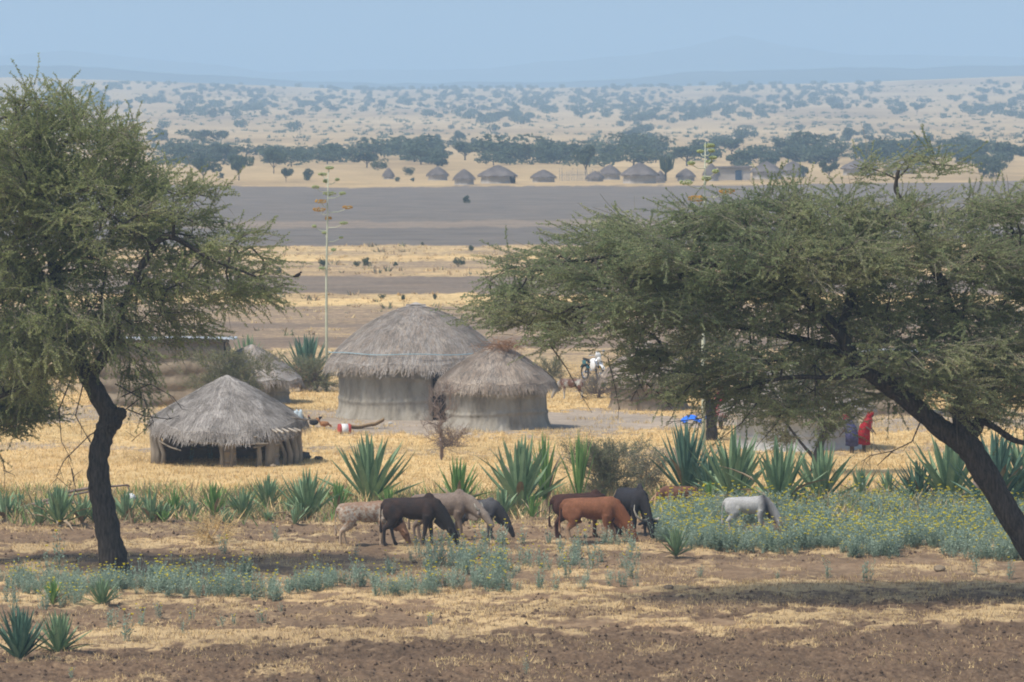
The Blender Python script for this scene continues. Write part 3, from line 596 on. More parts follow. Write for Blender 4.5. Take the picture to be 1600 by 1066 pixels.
# ============================================================ agaves
def agave_mesh(seed, n, mats, up=(18, 88), L=1.0, wd=.055, dead=.14, curve=.14):
    rs = np.random.RandomState(seed); mb = MB(); K = 7
    for i in range(n):
        f = (i + .5) / n; el = math.radians(up[0] + (up[1] - up[0]) * f ** .8 + rs.uniform(-5, 5)); az = i * 2.399963 + rs.uniform(-.2, .2)
        ln = L * rs.uniform(.82, 1.08) * (1.0 - .1 * f); d = np.array([math.cos(az) * math.cos(el), math.sin(az) * math.cos(el), math.sin(el)])
        sd_ = np.array([-math.sin(az), math.cos(az), 0]); up_ = np.cross(d, sd_); up_ = up_ if up_[2] > 0 else -up_
        isd = rs.rand() < dead and f < .4; c = curve * rs.uniform(-.9, 1.4) - (.4 if isd else 0) - (.5 if rs.rand() < .06 else 0)
        V = []
        for k in range(K):
            u = k / (K - 1.); w = wd * L * (0.55 + 1.4 * u) if u < .35 else wd * L * 1.04 * (1 - ((u - .35) / .65) ** 1.8)
            p = d * ln * u + up_ * c * ln * u * u + d * .03
            V += [p + sd_ * w + up_ * w * .45, p - up_ * w * .12, p - sd_ * w + up_ * w * .45]
        F = [];
        for k in range(K - 1):
            a = k * 3; F += [[a, a + 1, a + 4, a + 3], [a + 1, a + 2, a + 5, a + 4]]
        mb.add(V, F, 1 if isd else 0)
    add_loft(mb, [[0, 0, -.08 * L], [0, 0, .1 * L]], [.05 * L, .07 * L], 1)
    return mb.mesh('agave_leaves', [mats, M['agave_dead']])
AG = {'a': [agave_mesh(50 + i, 44, M['agave']) for i in range(3)], 'l': [agave_mesh(60 + i, 34, M['agave_light'], up=(30, 88)) for i in range(2)],
      'd': [agave_mesh(70 + i, 52, M['agave_dark'], up=(25, 88)) for i in range(2)], 's': [agave_mesh(80 + i, 16, M['agave'], up=(35, 85), wd=.08, dead=.2) for i in range(3)],
      't': [agave_mesh(90 + i, 24, M['agave_light'], up=(48, 88), wd=.05, dead=.15) for i in range(2)]}
AGL = [  # px, base y, height px, kind, width factor, label
 (30, 1035, 82, 'd', .78, 'dark green agave at the lower left corner of the ploughed field'),
 (92, 1022, 62, 'a', .95, 'spreading agave touching the right side of the corner agave, lower left'),
 (82, 950, 40, 'l', .75, 'small bright agave among the weeds left of the leaning acacia foot, nearer the left edge'),
 (160, 948, 42, 'a', .9, 'small agave in the weeds below the leaning acacia foot'),
 (1056, 874, 44, 'a', .8, 'lone small agave in the field in front of the black horned cow'),
 (8, 815, 46, 's', .9, 'narrow agave cut by the left edge of the picture in the agave row'),
 (62, 822, 40, 's', 1.1, 'ragged agave with sprawling leaves in the row, second from the left edge'),
 (92, 826, 58, 'a', .9, 'bushy agave left of the leaning acacia trunk'),
 (128, 822, 44, 's', .9, 'low agave touching the left side of the acacia trunk'),
 (196, 815, 42, 's', 1.0, 'low agave with the white bag caught in it'),
 (236, 818, 48, 's', .8, 'thin loose agave right of the one with the white bag'),
 (272, 806, 38, 'l', .7, 'small pale upright agave below the left post of the thatched shed'),
 (302, 812, 32, 's', .9, 'small dark agave before the thatched shed, left of the bright pointed one'),
 (334, 812, 52, 'l', .7, 'bright pointed agave behind the broom bush'),
 (380, 812, 50, 'a', .75, 'agave right of the bright pointed one, below the shed opening'),
 (418, 800, 52, 'a', .85, 'mid green agave below the right posts of the shed'),
 (452, 806, 24, 's', .8, 'very small dusty agave between two larger ones, left of the speckled cow'),
 (480, 812, 72, 'a', .9, 'neat fan-shaped agave just left of the speckled cow'),
 (578, 792, 104, 'a', .85, 'large symmetrical agave standing above the speckled and black cattle'),
 (528, 806, 48, 'l', .8, 'pale young agave at the left foot of the large symmetrical agave'),
 (606, 800, 36, 't', .8, 'light green agave pup at the right foot of the large symmetrical agave'),
 (716, 800, 74, 'l', .75, 'bright green agave behind the tan cow'),
 (812, 800, 104, 'a', .9, 'big agave with long leaves behind the grey calf'),
 (852, 795, 100, 't', .5, 'tall narrow light agave right of the big one behind the grey calf'),
 (784, 812, 44, 's', 1.0, 'small agave at the foot of the big one behind the grey calf'),
 (832, 815, 36, 't', .9, 'young light green agave at the right foot of the big one behind the grey calf'),
 (905, 795, 108, 't', .4, 'tall thin agave rising out of the left side of the wide thorn bush'),
 (1072, 782, 110, 'd', .6, 'tall dark agave clump left of the right flower stalk'),
 (1112, 785, 70, 'd', .8, 'dark low agave between the tall clump and the spreading one'),
 (1145, 790, 112, 'a', .72, 'tall spreading agave behind the white calf'),
 (1108, 792, 34, 't', .8, 'short light green agave pup among the flowers left of the white calf'),
 (1216, 798, 98, 'a', .85, 'large agave right of the white calf'),
 (1284, 790, 88, 'a', .8, 'large agave around the foot of the small forked acacia'),
 (1345, 782, 46, 's', .9, 'small agave right of the small forked acacia'),
 (1388, 778, 40, 's', .8, 'small narrow agave in the row gap below the person in red'),
 (1434, 788, 62, 'd', .85, 'dark squat agave left of the thick leaning trunk'),
 (1482, 790, 104, 'a', .85, 'agave with long leaves reaching left, behind the thick leaning trunk'),
 (1556, 805, 122, 'd', .75, 'tall dark agave right of the thick leaning trunk'),
 (1604, 800, 128, 'a', .7, 'tall agave cut by the right edge of the picture'),
 (480, 602, 74, 'd', .72, 'grey-green agave behind the shrub, left of the big round hut'),
 (388, 590, 60, 'a', .7, 'agave half hidden behind the hut roof at the left'),
]
rsA = np.random.RandomState(4)
for i, (px, py, h, k, wf, lab) in enumerate(AGL):
    g = G(px, py); s = g[1] / F_PX; ms = AG[k]; sc = h * s / .98 * 1.14
    o = link_mesh('agave', ms[i % len(ms)], None, (g[0], g[1], terr(g[0], g[1]) + .01), rsA.uniform(0, 6.28), (sc * wf, sc * wf, sc))
    tag(o, lab, 'agave', 'agave plants')

rs = np.random.RandomState(44)
for i in range(30):
    px = rs.uniform(0, 560) if i < 22 else rs.uniform(1320, 1600); g = G(px, rs.uniform(792, 824) if px < 600 else rs.uniform(778, 794)); s = g[1] / F_PX; sc = rs.uniform(20, 38) * s; wf = rs.uniform(.8, 1.3)
    ms = AG['s'] + AG['t'][:1]; o = link_mesh('agave', ms[rs.randint(len(ms))], None, (g[0], g[1], terr(g[0], g[1]) - .04), rs.uniform(0, 6.28), (sc * wf, sc * wf, sc)); tag(o, 'one of the stunted agave pups filling the gaps of the agave hedge', 'agave', 'stunted pups between the agaves')

def flower_stalk(label, px, y0, y1, D, pans, seed, w0=.05):
    """pans: (y, dx, size, orange?)"""
    rs = np.random.RandomState(seed); root = thing('agave_flower_stalk', label, 'plant', (P(px, y0, D)[0], D, 0)); o0 = np.array(root.location)
    top = P(px + 2, y1, D) - o0; mid = P(px - 1, (y0 + y1) / 2, D) - o0
    mb = MB(); add_loft(mb, [[0, 0, 0], mid * np.array([1, 1, .55]), mid, (mid + top) / 2, top], [w0, w0 * .9, w0 * .8, w0 * .55, .012], n=8)
    mb.build('stem', M['stalk'], root, smooth=True)
    for (py, dx, sz, orange) in pans:
        a = P(px + 1, py + 8, D) - o0; b = P(px + dx, py + 2, D + rs.uniform(-.4, .4)) - o0
        m = MB(); add_loft(m, [a, (a + b) / 2 - np.array([0, 0, .06]), b], [.018, .014, .012], 0, n=5)
        n = 60; R = sz * D / F_PX; v = unit(rs.normal(0, 1, (n, 3))); c = b + v * np.array([R * rs.uniform(.5, 1), R * .7, R * .27]) + np.array([0, 0, R * .25])
        V, F = tubes(np.repeat(b[None], n, 0), c, np.full(n, .006), np.full(n, .004), 3); m.add(V, F, 0)
        for q in c: add_ell(m, q, (.032, .026, .022), 1, axis=rs.normal(0, 1, 3), n=5, m=4)
        m.build('flower_cluster', [M['stalk'], M['panicle_orange' if orange else 'panicle']], root)
    return root
D1 = DG(612)
flower_stalk('tall agave flower stalk with tan and green clusters, left of the big round hut', 511, 612, 256, D1,
             [(262, 4, 7, 0), (272, -7, 7, 0), (283, -2, 8, 0), (280, 16, 6, 0), (292, -18, 7, 0), (303, 4, 10, 0), (302, 24, 7, 0), (315, -10, 10, 1), (328, -12, 10, 1), (324, 32, 8, 1), (341, 2, 8, 1), (353, -20, 6, 0), (348, 26, 6, 0), (363, -4, 5, 0), (370, 22, 4, 0), (390, 10, 7, 0), (418, -8, 5, 0)], 3, .055)
D2 = DG(742)
flower_stalk('tall pale agave flower stalk with green and orange clusters rising through the umbrella acacia', 1100, 742, 222, D2,
             [(228, 8, 10, 0), (235, 12, 7, 0), (236, -6, 6, 0), (246, 14, 7, 0), (253, 8, 8, 0), (255, -20, 8, 0), (268, 18, 9, 0), (280, 4, 12, 0), (286, -28, 12, 0), (300, 36, 12, 1), (312, -12, 15, 1)], 4, .065)

# ============================================================ huts
def roof_mesh(R, z0, H, seed, strands=5200, sag=None, dome=.35, matn=3, over=.0, w=.009, fr=.22, K=14):
    rs = np.random.RandomState(seed)
    def prof(u): return 1 - (1 - dome) * u - dome * u ** 2.4     # u 0 apex .. 1 eave
    n = 56; V = []; an = np.arange(n) * 2 * np.pi / n
    def surf(az, u):
        r = R * u * (1 + .03 * np.sin(az * 3 + seed)); z = z0 + H * prof(u) + .04 * np.sin(az * 9 + u * 5) * u
        if sag is not None: z = z - sag(az) * u ** 3
        return np.stack([r * np.cos(az), r * np.sin(az), z], -1)
    mb = MB(); us = np.linspace(0.012, 1, K)
    for u in us: V.append(surf(an, np.full(n, u)))
    V.append(surf(an, np.full(n, 1.0)) * np.array([.98, .98, 1]) - np.array([0, 0, .14])); V.append(surf(an, np.full(n, .78)) - np.array([0, 0, .2]))
    V = np.concatenate(V); k = np.arange(n); F = []
    for i in range(K + 1): F.append(np.stack([i * n + k, i * n + (k + 1) % n, (i + 1) * n + (k + 1) % n, (i + 1) * n + k], 1))
    mb.add(V, np.concatenate(F), 0)
    # straw laid down the slope
    az = rs.uniform(0, 2 * np.pi, strands); u0 = rs.uniform(0, 1, strands) ** .6; L = rs.uniform(.22, .6, strands)
    a = surf(az, u0); az2 = az + rs.normal(0, .05, strands) / np.maximum(u0, .2); u1 = u0 + L / R; b = surf(az2, np.minimum(u1, 1.0)); ex = np.maximum(u1 - 1, 0)[:, None] * R
    b = b + np.concatenate([unit(b[:, :2]) * ex * .35, -ex * .9], 1)
    nrm = np.stack([np.cos(az), np.sin(az), np.full(strands, 1.2)], 1); nrm = unit(nrm)
    a = a + nrm * .005; b = b + nrm * rs.uniform(.008, .045, (strands, 1)); sd_ = unit(np.cross(b - a, nrm)) * w * rs.uniform(.6, 1.5, (strands, 1))
    V = np.stack([a - sd_, a + sd_, b + sd_ * .4, b - sd_ * .4], 1).reshape(-1, 3); mi = rs.randint(0, matn, strands)
    mb.add(V, np.arange(strands * 4).reshape(-1, 4), mi)
    # fringe
    nf = int(strands * fr * 1.3); az = rs.uniform(0, 2 * np.pi, nf); a = surf(az, np.full(nf, .96)); dr = np.stack([np.cos(az) * .3, np.sin(az) * .3, np.full(nf, -1.)], 1) + rs.normal(0, .18, (nf, 3))
    lump = .45 + 1.15 * vnoise(az * 7, az * 0, seed) ** 1.5
    b = a + unit(dr) * (rs.uniform(.03, .16, nf) * lump)[:, None]; sd_ = np.stack([-np.sin(az), np.cos(az), az * 0], 1) * w
    V = np.stack([a - sd_, a + sd_, b + sd_ * .3, b - sd_ * .3], 1).reshape(-1, 3); mb.add(V, np.arange(nf * 4).reshape(-1, 4), rs.randint(0, matn, nf))
    return mb
def wall_mesh(R, H, seed, flare=.14, ridges=.06, n=240, arc=None, tape=.02):
    rs = np.random.RandomState(seed); an = np.linspace(0, 2 * np.pi, n, endpoint=False) if arc is None else np.linspace(arc[0], arc[1], n)
    K = 44; V = []
    for k in range(K):
        u = k / (K - 1.); r = R * (1 - tape * u) + flare * max(0, 1 - u / .28) ** 2 * (.4 + 1.2 * vnoise(an * 2.3, an * 0 + 3, seed))
        r = r + ridges * (vnoise(an * 22, an * 0 + u * 1.2, seed) - .5) + .10 * (fbm(an * 2.2, an * 0 + u * 3, seed + 5) - .5) + sum(.05 * np.exp(-((u - q_ - .03 * np.sin(an * 2.1 + q_ * 9)) / .028) ** 2) for q_ in (.30, .66))
        V.append(np.stack([r * np.cos(an), r * np.sin(an), np.full(n, u * H)], 1))
    mb = MB(); k = np.arange(n if arc is None else n - 1); F = [np.stack([i * n + k, i * n + (k + 1) % n, (i + 1) * n + (k + 1) % n, (i + 1) * n + k], 1) for i in range(K - 1)]
    return mb.add(np.concatenate(V), np.concatenate(F))

def round_hut(name, label, px, py, Rw, Hw, Rr, Hr, seed, wm='mud', tm=('thatch', 'thatch_brown'), door=None, dome=.35, strands=5200, eave=.25, **kw):
    g = G(px, py); D = g[1] + Rw
    root = thing(name, label, 'hut', (P(px, py, D)[0], D, 0))
    if door is None: wall_mesh(Rw, Hw, seed).build('wall', M[wm], root, smooth=True)
    else:
        a, w_ = door
        wall_mesh(Rw, Hw, seed, arc=(a + w_ / 2, a - w_ / 2 + 2 * math.pi)).build('wall', M[wm], root, smooth=True)
        mb = MB(); wall_mesh(Rw - .35, Hw, seed + 1, arc=(a - w_, a + w_), flare=0, ridges=0, n=20).build('doorway', M['dark'] if not kw.get('porch') else M['mud_brown'], root)  # set-back sheet with the dark of the unlit inside painted on
        fr = MB()
        for s_ in (-1, 1):
            q = a + s_ * (w_ / 2 + .01); add_loft(fr, [[Rw * math.cos(q), Rw * math.sin(q), -.05], [Rw * math.cos(q), Rw * math.sin(q), Hw]], [.06, .05], n=7)
        fr.build('door_frame', M['wood'], root)
    if kw.get('lift'): pass
    m = roof_mesh(Rr, Hw - eave, Hr, seed + 2, strands, dome=dome); m.build('roof', [M[tm[0]], M[tm[1]], M['thatch_dark']], root)
    return root
h1 = round_hut('round_hut', 'largest round mud hut with grey domed thatch, tied round with a blue cord', 650, 657, 2.72, 2.2, 3.17, 2.0, 101, door=(math.radians(-67), .36), dome=.62, strands=26000)
mb = MB(); an = np.linspace(math.pi * 1.02, math.pi * 1.98, 60); add_loft(mb, np.stack([3.07 * np.cos(an), 3.02 * np.sin(an), 2.30 + .02 * np.sin(an * 7)], 1), [.014] * 60, n=6); mb.build('cord', M['rope'], h1)
mb = MB(); add_loft(mb, [[0, 0, 3.86], [0, 0, 3.94], [0, 0, 4.02]], [.42, .24, .03], n=12); add_loft(mb, [[-.35, -.3, 3.94], [.35, -.3, 3.94]], [.03, .03], n=6); mb.build('roof_cap', M['thatch'], h1)
mb = MB(); n = 70; an = np.linspace(math.pi * 1.03, math.pi * 1.97, n)
for j in range(n - 1):
    pass
add_loft(mb, np.stack([3.0 * np.cos(an), 3.0 * np.sin(an), np.full(n, 1.95) + .01 * np.sin(an * 11)], 1), [(.05, .045)] * n, n=6, side=(0, 0, 1)); mb.build('eave_board', M['mud_pale'], h1)
h2 = round_hut('round_hut', 'smaller round mud hut with ragged brownish thatch, in front and right of the largest hut', 776, 673, 1.72, 1.84, 2.0, 1.28, 111, dome=.36, tm=('thatch_brown', 'thatch_brown'), strands=15000)
rs = np.random.RandomState(5); mb = MB(); st = np.array([[.25, -.5, 2.82]]) + rs.normal(0, .34, (260, 3)) * np.array([1, .7, .28]); dd = rs.normal(0, 1, (260, 3)) * np.array([1, 1, .4])
twigs(mb, st, dd, rs.uniform(.2, .5, 260), rs, bare=1.0, r=.009, step=9); mb.build('brush_heap', [nmat('red_brush', (.2, .11, .06), (.36, .21, .12), 3, bump=0), M['thatch_brown']], h2)
h5 = round_hut('round_hut', 'whitewashed round hut with grey thatch, mostly hidden behind the umbrella acacia', 1246, 707, 1.95, 1.6, 2.5, 1.6, 121, wm='mud_pale', strands=6000)
h7 = round_hut('round_hut', 'brown mud hut behind the hanging acacia branches, left of the right flower stalk', 1013, 642, 1.35, 1.45, 1.75, 1.25, 131, wm='mud_brown', tm=('thatch_brown', 'thatch_brown'), strands=4500)
h4 = round_hut('round_hut', 'low hut with slumped grey thatch behind the open shed', 393, 632, 1.35, 1.15, 1.9, 1.25, 141, strands=4500)

# open shed with sagging thatch
gS = G(350, 733)
shed = thing('thatched_shed', 'open-sided shed of crooked posts under a sagging grey thatched roof', 'shed', (gS[0], gS[1] + 2.15, 0))
rs = np.random.RandomState(9)
roof_mesh(2.38, 1.38, 1.38, 151, 22000, sag=lambda az: .27 * np.clip(-np.sin(az + .05), 0, 1) ** 2 + .0, dome=.12, fr=.3, w=.009).build('roof', [M['thatch'], M['thatch'], M['thatch_dark']], shed)
for a, r_, lean in [(-172, .13, .03), (-160, .10, .05), (-150, .075, .10), (-92, .06, .03), (-84, .055, .0), (-62, .08, .04), (-52, .16, .0), (-38, .06, .12), (-30, .09, .08), (-20, .10, .05), (-8, .12, .03), (20, .08, 0), (60, .09, 0), (100, .08, 0), (140, .09, 0), (165, .09, 0)]:
    q = math.radians(a); x, y = 2.22 * math.cos(q), 2.22 * math.sin(q); m = MB()
    add_loft(m, [[x, y, -.1], [x + lean * .5, y, .4], [x - lean, y, .85], [x + lean * .4, y, 1.32 if abs(a + 90) > 55 else 1.0]], [r_ * 1.1, r_, r_ * .95, r_], n=8, noise=.15, rs=rs); m.build('post', M['wood'], shed, smooth=True)
for (p0, p1, r_) in [((-2.2, -.55, 1.28), (1.0, -2.34, .98), .045), ((-1.0, -2.36, .84), (1.35, -2.32, .78), .04), ((-2.0, -1.4, .8), (-1.3, -2.0, .55), .03), ((.9, -2.2, .66), (2.2, -.7, .95), .035), ((2.0, -.9, 1.5), (2.75, -.7, 1.42), .03)]:
    m = MB(); a, b = np.array(p0), np.array(p1); add_loft(m, [a, (a + b) / 2 + np.array([0, 0, -.04]), b], [r_, r_ * .9, r_ * .7], n=7); m.build('rail', M['wood'], shed)
for k, q in enumerate([-52, -48, -42, -35, -29]):
    a = math.radians(q); m = MB(); d = np.array([math.cos(a), math.sin(a), -.28]); p = np.array([0, 0, 1.84]); add_loft(m, [p + d * 1.9, p + d * (2.62 + .06 * (k % 2))], [.035, .032], n=6); m.build('rafter', M['wood_pale'], shed)
wall_mesh(2.05, 1.25, 152, arc=(math.radians(15), math.radians(172)), n=60).build('back_wall', M['mud_brown'], shed, smooth=True)
wall_mesh(2.16, 1.15, 153, arc=(math.radians(-50), math.radians(-41)), n=16, ridges=.08, tape=-.02).build('side_panel', M['wood'], shed, smooth=True)
wall_mesh(2.12, .75, 154, arc=(math.radians(-90), math.radians(-80)), n=16, ridges=.08).build('mud_panel', M['mud_brown'], shed, smooth=True)
wall_mesh(2.16, 1.2, 155, arc=(math.radians(172), math.radians(200)), n=16, ridges=.08).build('side_panel', M['wood'], shed, smooth=True)

def iron_house(label, px0, px1, ybase, wallh, seed, dep=3.0, over=.35, tilt=-.035, wm='mud_brown', D=None):
    g0 = G(px0, ybase); g1 = G(px1, ybase); W = g1[0] - g0[0]; root = thing('mud_house', label, 'house', ((g0[0] + g1[0]) / 2, g0[1], 0)); rs = np.random.RandomState(seed)
    # front and side walls as lumpy courses
    mb = MB(); nx, nz = 90, 30
    def face(o, ax, L):
        u, v = np.meshgrid(np.linspace(0, 1, nx), np.linspace(0, 1, nz)); bul = .09 * np.abs(np.sin(v * math.pi * 4.5 + .4 * np.sin(u * 6))) + .08 * (fbm(u * 14, v * 9, seed) - .5)
        o = np.array(o); ax = np.array(ax, float); nr = np.array([ax[1], -ax[0], 0])
        Vv = o + ax * (u * L)[..., None] + np.array([0, 0, 1]) * (v * wallh)[..., None] + nr * bul[..., None]
        i = (np.arange(nz - 1)[:, None] * nx + np.arange(nx - 1)[None]).ravel(); mb.add(Vv.reshape(-1, 3), np.stack([i, i + 1, i + nx + 1, i + nx], 1))
    face((-W / 2, 0, 0), (1, 0, 0), W); face((W / 2, 0, 0), (0, 1, 0), dep); face((W / 2, dep, 0), (-1, 0, 0), W); face((-W / 2, dep, 0), (0, -1, 0), dep)
    mb.build('wall', M[wm], root, smooth=True)
    m = MB(); nx = int((W + 2 * over) / .04); x = np.linspace(-W / 2 - over, W / 2 + over, nx); zz = .018 * np.sin(x * 2 * np.pi / .16)
    for a, (y, dz) in enumerate([(-over, 0), (dep + over, tilt * (dep + 2 * over))]):
        pass
    A = np.stack([x, np.full(nx, -over), wallh + .02 + zz + .03 * np.sin(x * 1.7)], 1); B = np.stack([x, np.full(nx, dep + over), wallh + .02 + zz + tilt * dep], 1)
    V = np.concatenate([A, B, A - [0, 0, .03], B - [0, 0, .03]]); i = np.arange(nx - 1)
    m.add(V, np.concatenate([np.stack([i, i + 1, i + nx + 1, i + nx], 1), np.stack([i + 2 * nx, i + 3 * nx, i + 3 * nx + 1, i + 2 * nx + 1], 1), np.stack([i, i + 2 * nx, i + 2 * nx + 1, i + 1], 1)]))
    m.build('roof', M['iron'], root)
    m = MB(); add_box(m, (-W / 2 - over * .6, -.16, wallh - .14), (W / 2 + over * .6, -.04 - .045, wallh - .03)); m.build('roof_beam', M['wood'], root)
    return root
iron_house('rectangular mud house with a pale corrugated iron roof behind the left acacia', 150, 350, 636, 2.5, 161)
iron_house('reddish mud house with a flat iron roof hidden behind the umbrella acacia', 1255, 1440, 650, 2.3, 171)

# far village
def far_hut(label, px, py, w_, h_, kind='r', door=False, group=None):
    g = G(px, py); s = g[1] / F_PX; W = w_ * s / 2; H = h_ * s; root = thing('village_hut' if kind == 'r' else 'village_house', label, 'hut' if kind == 'r' else 'house', (g[0], g[1] + W, 0)); rs = np.random.RandomState(int(px))
    if kind == 'r':
        wall_mesh(W * .86, H * .52, int(px), n=48, flare=.1).build('wall', M['mud_far'], root, smooth=True)
        roof_mesh(W * 1.02, H * .42, H * .58, int(px), 900, dome=.3, w=.03).build('roof', [M['thatch_far'], M['thatch_far'], M['thatch_far']], root)
    else:
        m = MB(); add_box(m, (-W, -W * .6, 0), (W, W * .6, H * .86), jit=.04, rs=rs); m.build('wall', M['mud_far'], root)
        m = MB(); add_box(m, (-W - .3, -W * .6 - .3, H * .862), (W + .3, W * .6 + .3, H), jit=.05, rs=rs); m.build('roof', M['thatch_far'], root)
    if door:
        x = door * W; r = W * .86 + .16 if kind == 'r' else W * .6 + .09; y = -math.sqrt(max(r * r - x * x, .01)) if kind == 'r' else -r
        m = MB(); add_box(m, (x - .42, y - .05, 0), (x + .42, y + .04, H * .44 if kind == 'r' else H * .7)); m.build('door', M['dark'] if kind == 'r' else nmat('blue_door', (.03, .05, .09), (.05, .08, .13), 2, bump=0), root)  # round huts: slab painted near-black as the shade of an open doorway
VH = [(607, 280, 17, 18, 'r', 0, 'small dark far hut, leftmost of the far village'), (684, 282, 34, 22, 'r', 0, 'far hut with pointed roof left of the village pair'),
      (725, 289, 34, 25, 'r', 0, 'low round far hut standing nearest, between the pointed hut and the broad one'), (778, 287, 62, 29, 'r', .72, 'broadest far hut with a dark doorway at its right end'),
      (849, 285, 40, 20, 'r', 0, 'flat-topped far hut right of the broadest one'), (930, 284, 28, 17, 'r', 0, 'tiny brown far hut at the right end of the pale stick fence'),
      (953, 281, 36, 24, 'r', 0, 'far hut set back just right of the stick fence'), (1000, 287, 60, 33, 'r', 0, 'tall-roofed far hut with pale walls left of the candelabra tree'),
      (1032, 286, 16, 20, 'r', 0, 'narrow pale granary hut touching the tall-roofed hut on its right'), (1072, 283, 30, 20, 'r', 0, 'small far hut right of the candelabra tree'),
      (1112, 283, 26, 28, 'r', 0, 'far hut partly behind the right flower stalk'), (1148, 282, 50, 22, 'h', .25, 'flat-roofed far house with a dark blue door'),
      (1199, 280, 52, 28, 'r', 0, 'far hut touching the right side of the flat-roofed house'), (1240, 277, 46, 25, 'r', 0, 'far hut with spreading eaves, right end of the open part of the village'),
      (1345, 274, 60, 26, 'r', 0, 'far hut seen through the thin topmost acacia twigs, left one'), (1410, 272, 54, 24, 'r', 0, 'far hut seen through the topmost acacia twigs, behind the dark stem')]
for (px, py, a, b, k, d, lab) in VH: far_hut(lab, px, py, a, b, k, d)
g = G(903, 283); fe = thing('stick_fence', 'pale fence of upright sticks between far huts', 'fence', g); rs = np.random.RandomState(3)
for i in range(26):
    m = MB(); x = -2.4 + i * .22 + rs.uniform(-.05, .05); hh = rs.uniform(1.1, 1.9); add_loft(m, [[x, 0, 0], [x + rs.uniform(-.1, .1), 0, hh]], [.055, .04], n=5); m.build('post', M['wood_pale'], fe)
m = MB(); add_loft(m, [[-2.5, .08, .8], [3.2, .08, .85]], [.05, .05], n=5); m.build('rail', M['wood_pale'], fe)

# ============================================================ far trees
def far_tree_mesh(seed, W=1.0, flat=.5, n=520, leaf=.085, trunk=True, lobes=7):
    """unit tree: height 1, crown half-width W, made of uneven lobes of leaf clumps"""
    rs = np.random.RandomState(seed); mb = MB(); cb = .30 if trunk else .02
    add_loft(mb, [[0, 0, -.05], [.02, 0, .2], [.0, .02, .5]], [.03, .022, .016], 0, n=6)
    for k in range(5):
        a = k * 1.257 + rs.rand(); add_loft(mb, [[0, 0, .22], [math.cos(a) * W * .35, math.sin(a) * W * .35, .5], [math.cos(a) * W * .6, math.sin(a) * W * .6, .68]], [.014, .010, .005], 0, n=4)
    P_ = []
    for k in range(lobes):
        a = k * 2.4 + rs.rand(); r = rs.uniform(.05, .7) * W; zc = rs.uniform(cb + .18, .85) - .25 * (r / W) ** 2; c = np.array([math.cos(a) * r, math.sin(a) * r, zc]); R = rs.uniform(.22, .42) * W
        m_ = int(n / lobes); v = unit(rs.normal(0, 1, (m_, 3))) * rs.uniform(.3, 1, (m_, 1)) ** .5
        P_.append(c + v * np.array([R, R, R * (1 - flat) * .6 + .07]))
    p = np.concatenate(P_); p = p[p[:, 2] > cb * .6]; q = unit(rs.normal(0, 1, p.shape)); ln = leaf * rs.uniform(.5, 1.4, (len(p), 1)); w_ = unit(np.cross(q, rs.normal(0, 1, p.shape))) * ln * .45
    V = np.stack([p - q * ln, p + w_, p + q * ln, p - w_], 1).reshape(-1, 3); mb.add(V, np.arange(len(p) * 4).reshape(-1, 4), 1)
    return mb.mesh('far_tree', [M['bark_dark'], M['leaf_far']])
FT = [far_tree_mesh(200 + i, W=[.8, .65, 1.1, .55, .9, .75][i], flat=[.6, .3, .8, .1, .5, .35][i], n=900, leaf=.075) for i in range(6)]
FB = [far_tree_mesh(220 + i, W=[.9, 1.2, .8, 1.4][i], flat=.3, n=800, leaf=.085, trunk=False) for i in range(4)]
def ground_hit(px, py):
    """distance along the pixel's ray where it meets the rising land"""
    d = ray(px, py); Ds = np.concatenate([np.arange(700, 1900, 10), np.arange(1900, 4300, 8)]).astype(float); X = d[0] / d[1] * Ds; Z = CAM_H + d[2] / d[1] * Ds
    h = height(X[None], Ds[None])[0]; k = np.argmax(Z < h) if np.any(Z < h) else len(Ds) - 1
    return X[k], Ds[k], h[k]
rsF = np.random.RandomState(77); nfar = 0
def put_far(px, py, h, kind, label, group, name='savanna_tree', cat='tree', wf=1.0):
    global nfar
    x, y, z = ground_hit(px, py); s = y / F_PX; ms = FT if kind == 't' else FB; me = ms[rsF.randint(len(ms))]; H = h * s
    o = link_mesh(name, me, None, (x, y, z - .05), rsF.uniform(0, 6.28), (H * wf, H * wf, H)); tag(o, label, cat, group); nfar += 1
# named single trees in front of the belt
for (px, py, h, k, lab) in [(318, 284, 44, 't', 'dark tree with a bare trunk, leftmost in front of the tree belt'), (373, 283, 44, 't', 'round dark tree with a clear trunk in front of the belt, second from the left'), (428, 272, 42, 't', 'upright dark tree at the edge of the belt, left of the small lollipop tree'),
                            (447, 284, 24, 't', 'small lollipop tree standing alone left of the left flower stalk'), (480, 283, 20, 'b', 'small bush by the far track beside the left flower stalk'), (346, 280, 10, 'b', 'low dark bush under the leftmost far trees'),
                            (640, 275, 16, 'b', 'small dark tree between the two leftmost far huts'), (590, 268, 20, 'b', 'thin bush above the leftmost far hut'), (915, 275, 50, 't', 'pale green rounded tree standing in front of the belt above the stick fence'),
                            (1255, 280, 22, 't', 'small green tree right of the last open far hut'), (1295, 282, 34, 't', 'thin two-stemmed tree right of the far village'),
                            (1550, 280, 42, 'b', 'dark purplish round tree at the far right'), (620, 284, 9, 'b', 'low bush at the foot of the leftmost far hut'), (645, 285, 8, 'b', 'tiny bush between the first two far huts')]:
    put_far(px, py, h, k, lab, None, wf=.8)
x, y, z = ground_hit(318, 240); put_far(318, 228, 30, 't', 'flat umbrella-shaped tree alone on the pale slope at the left', None, wf=1.6)
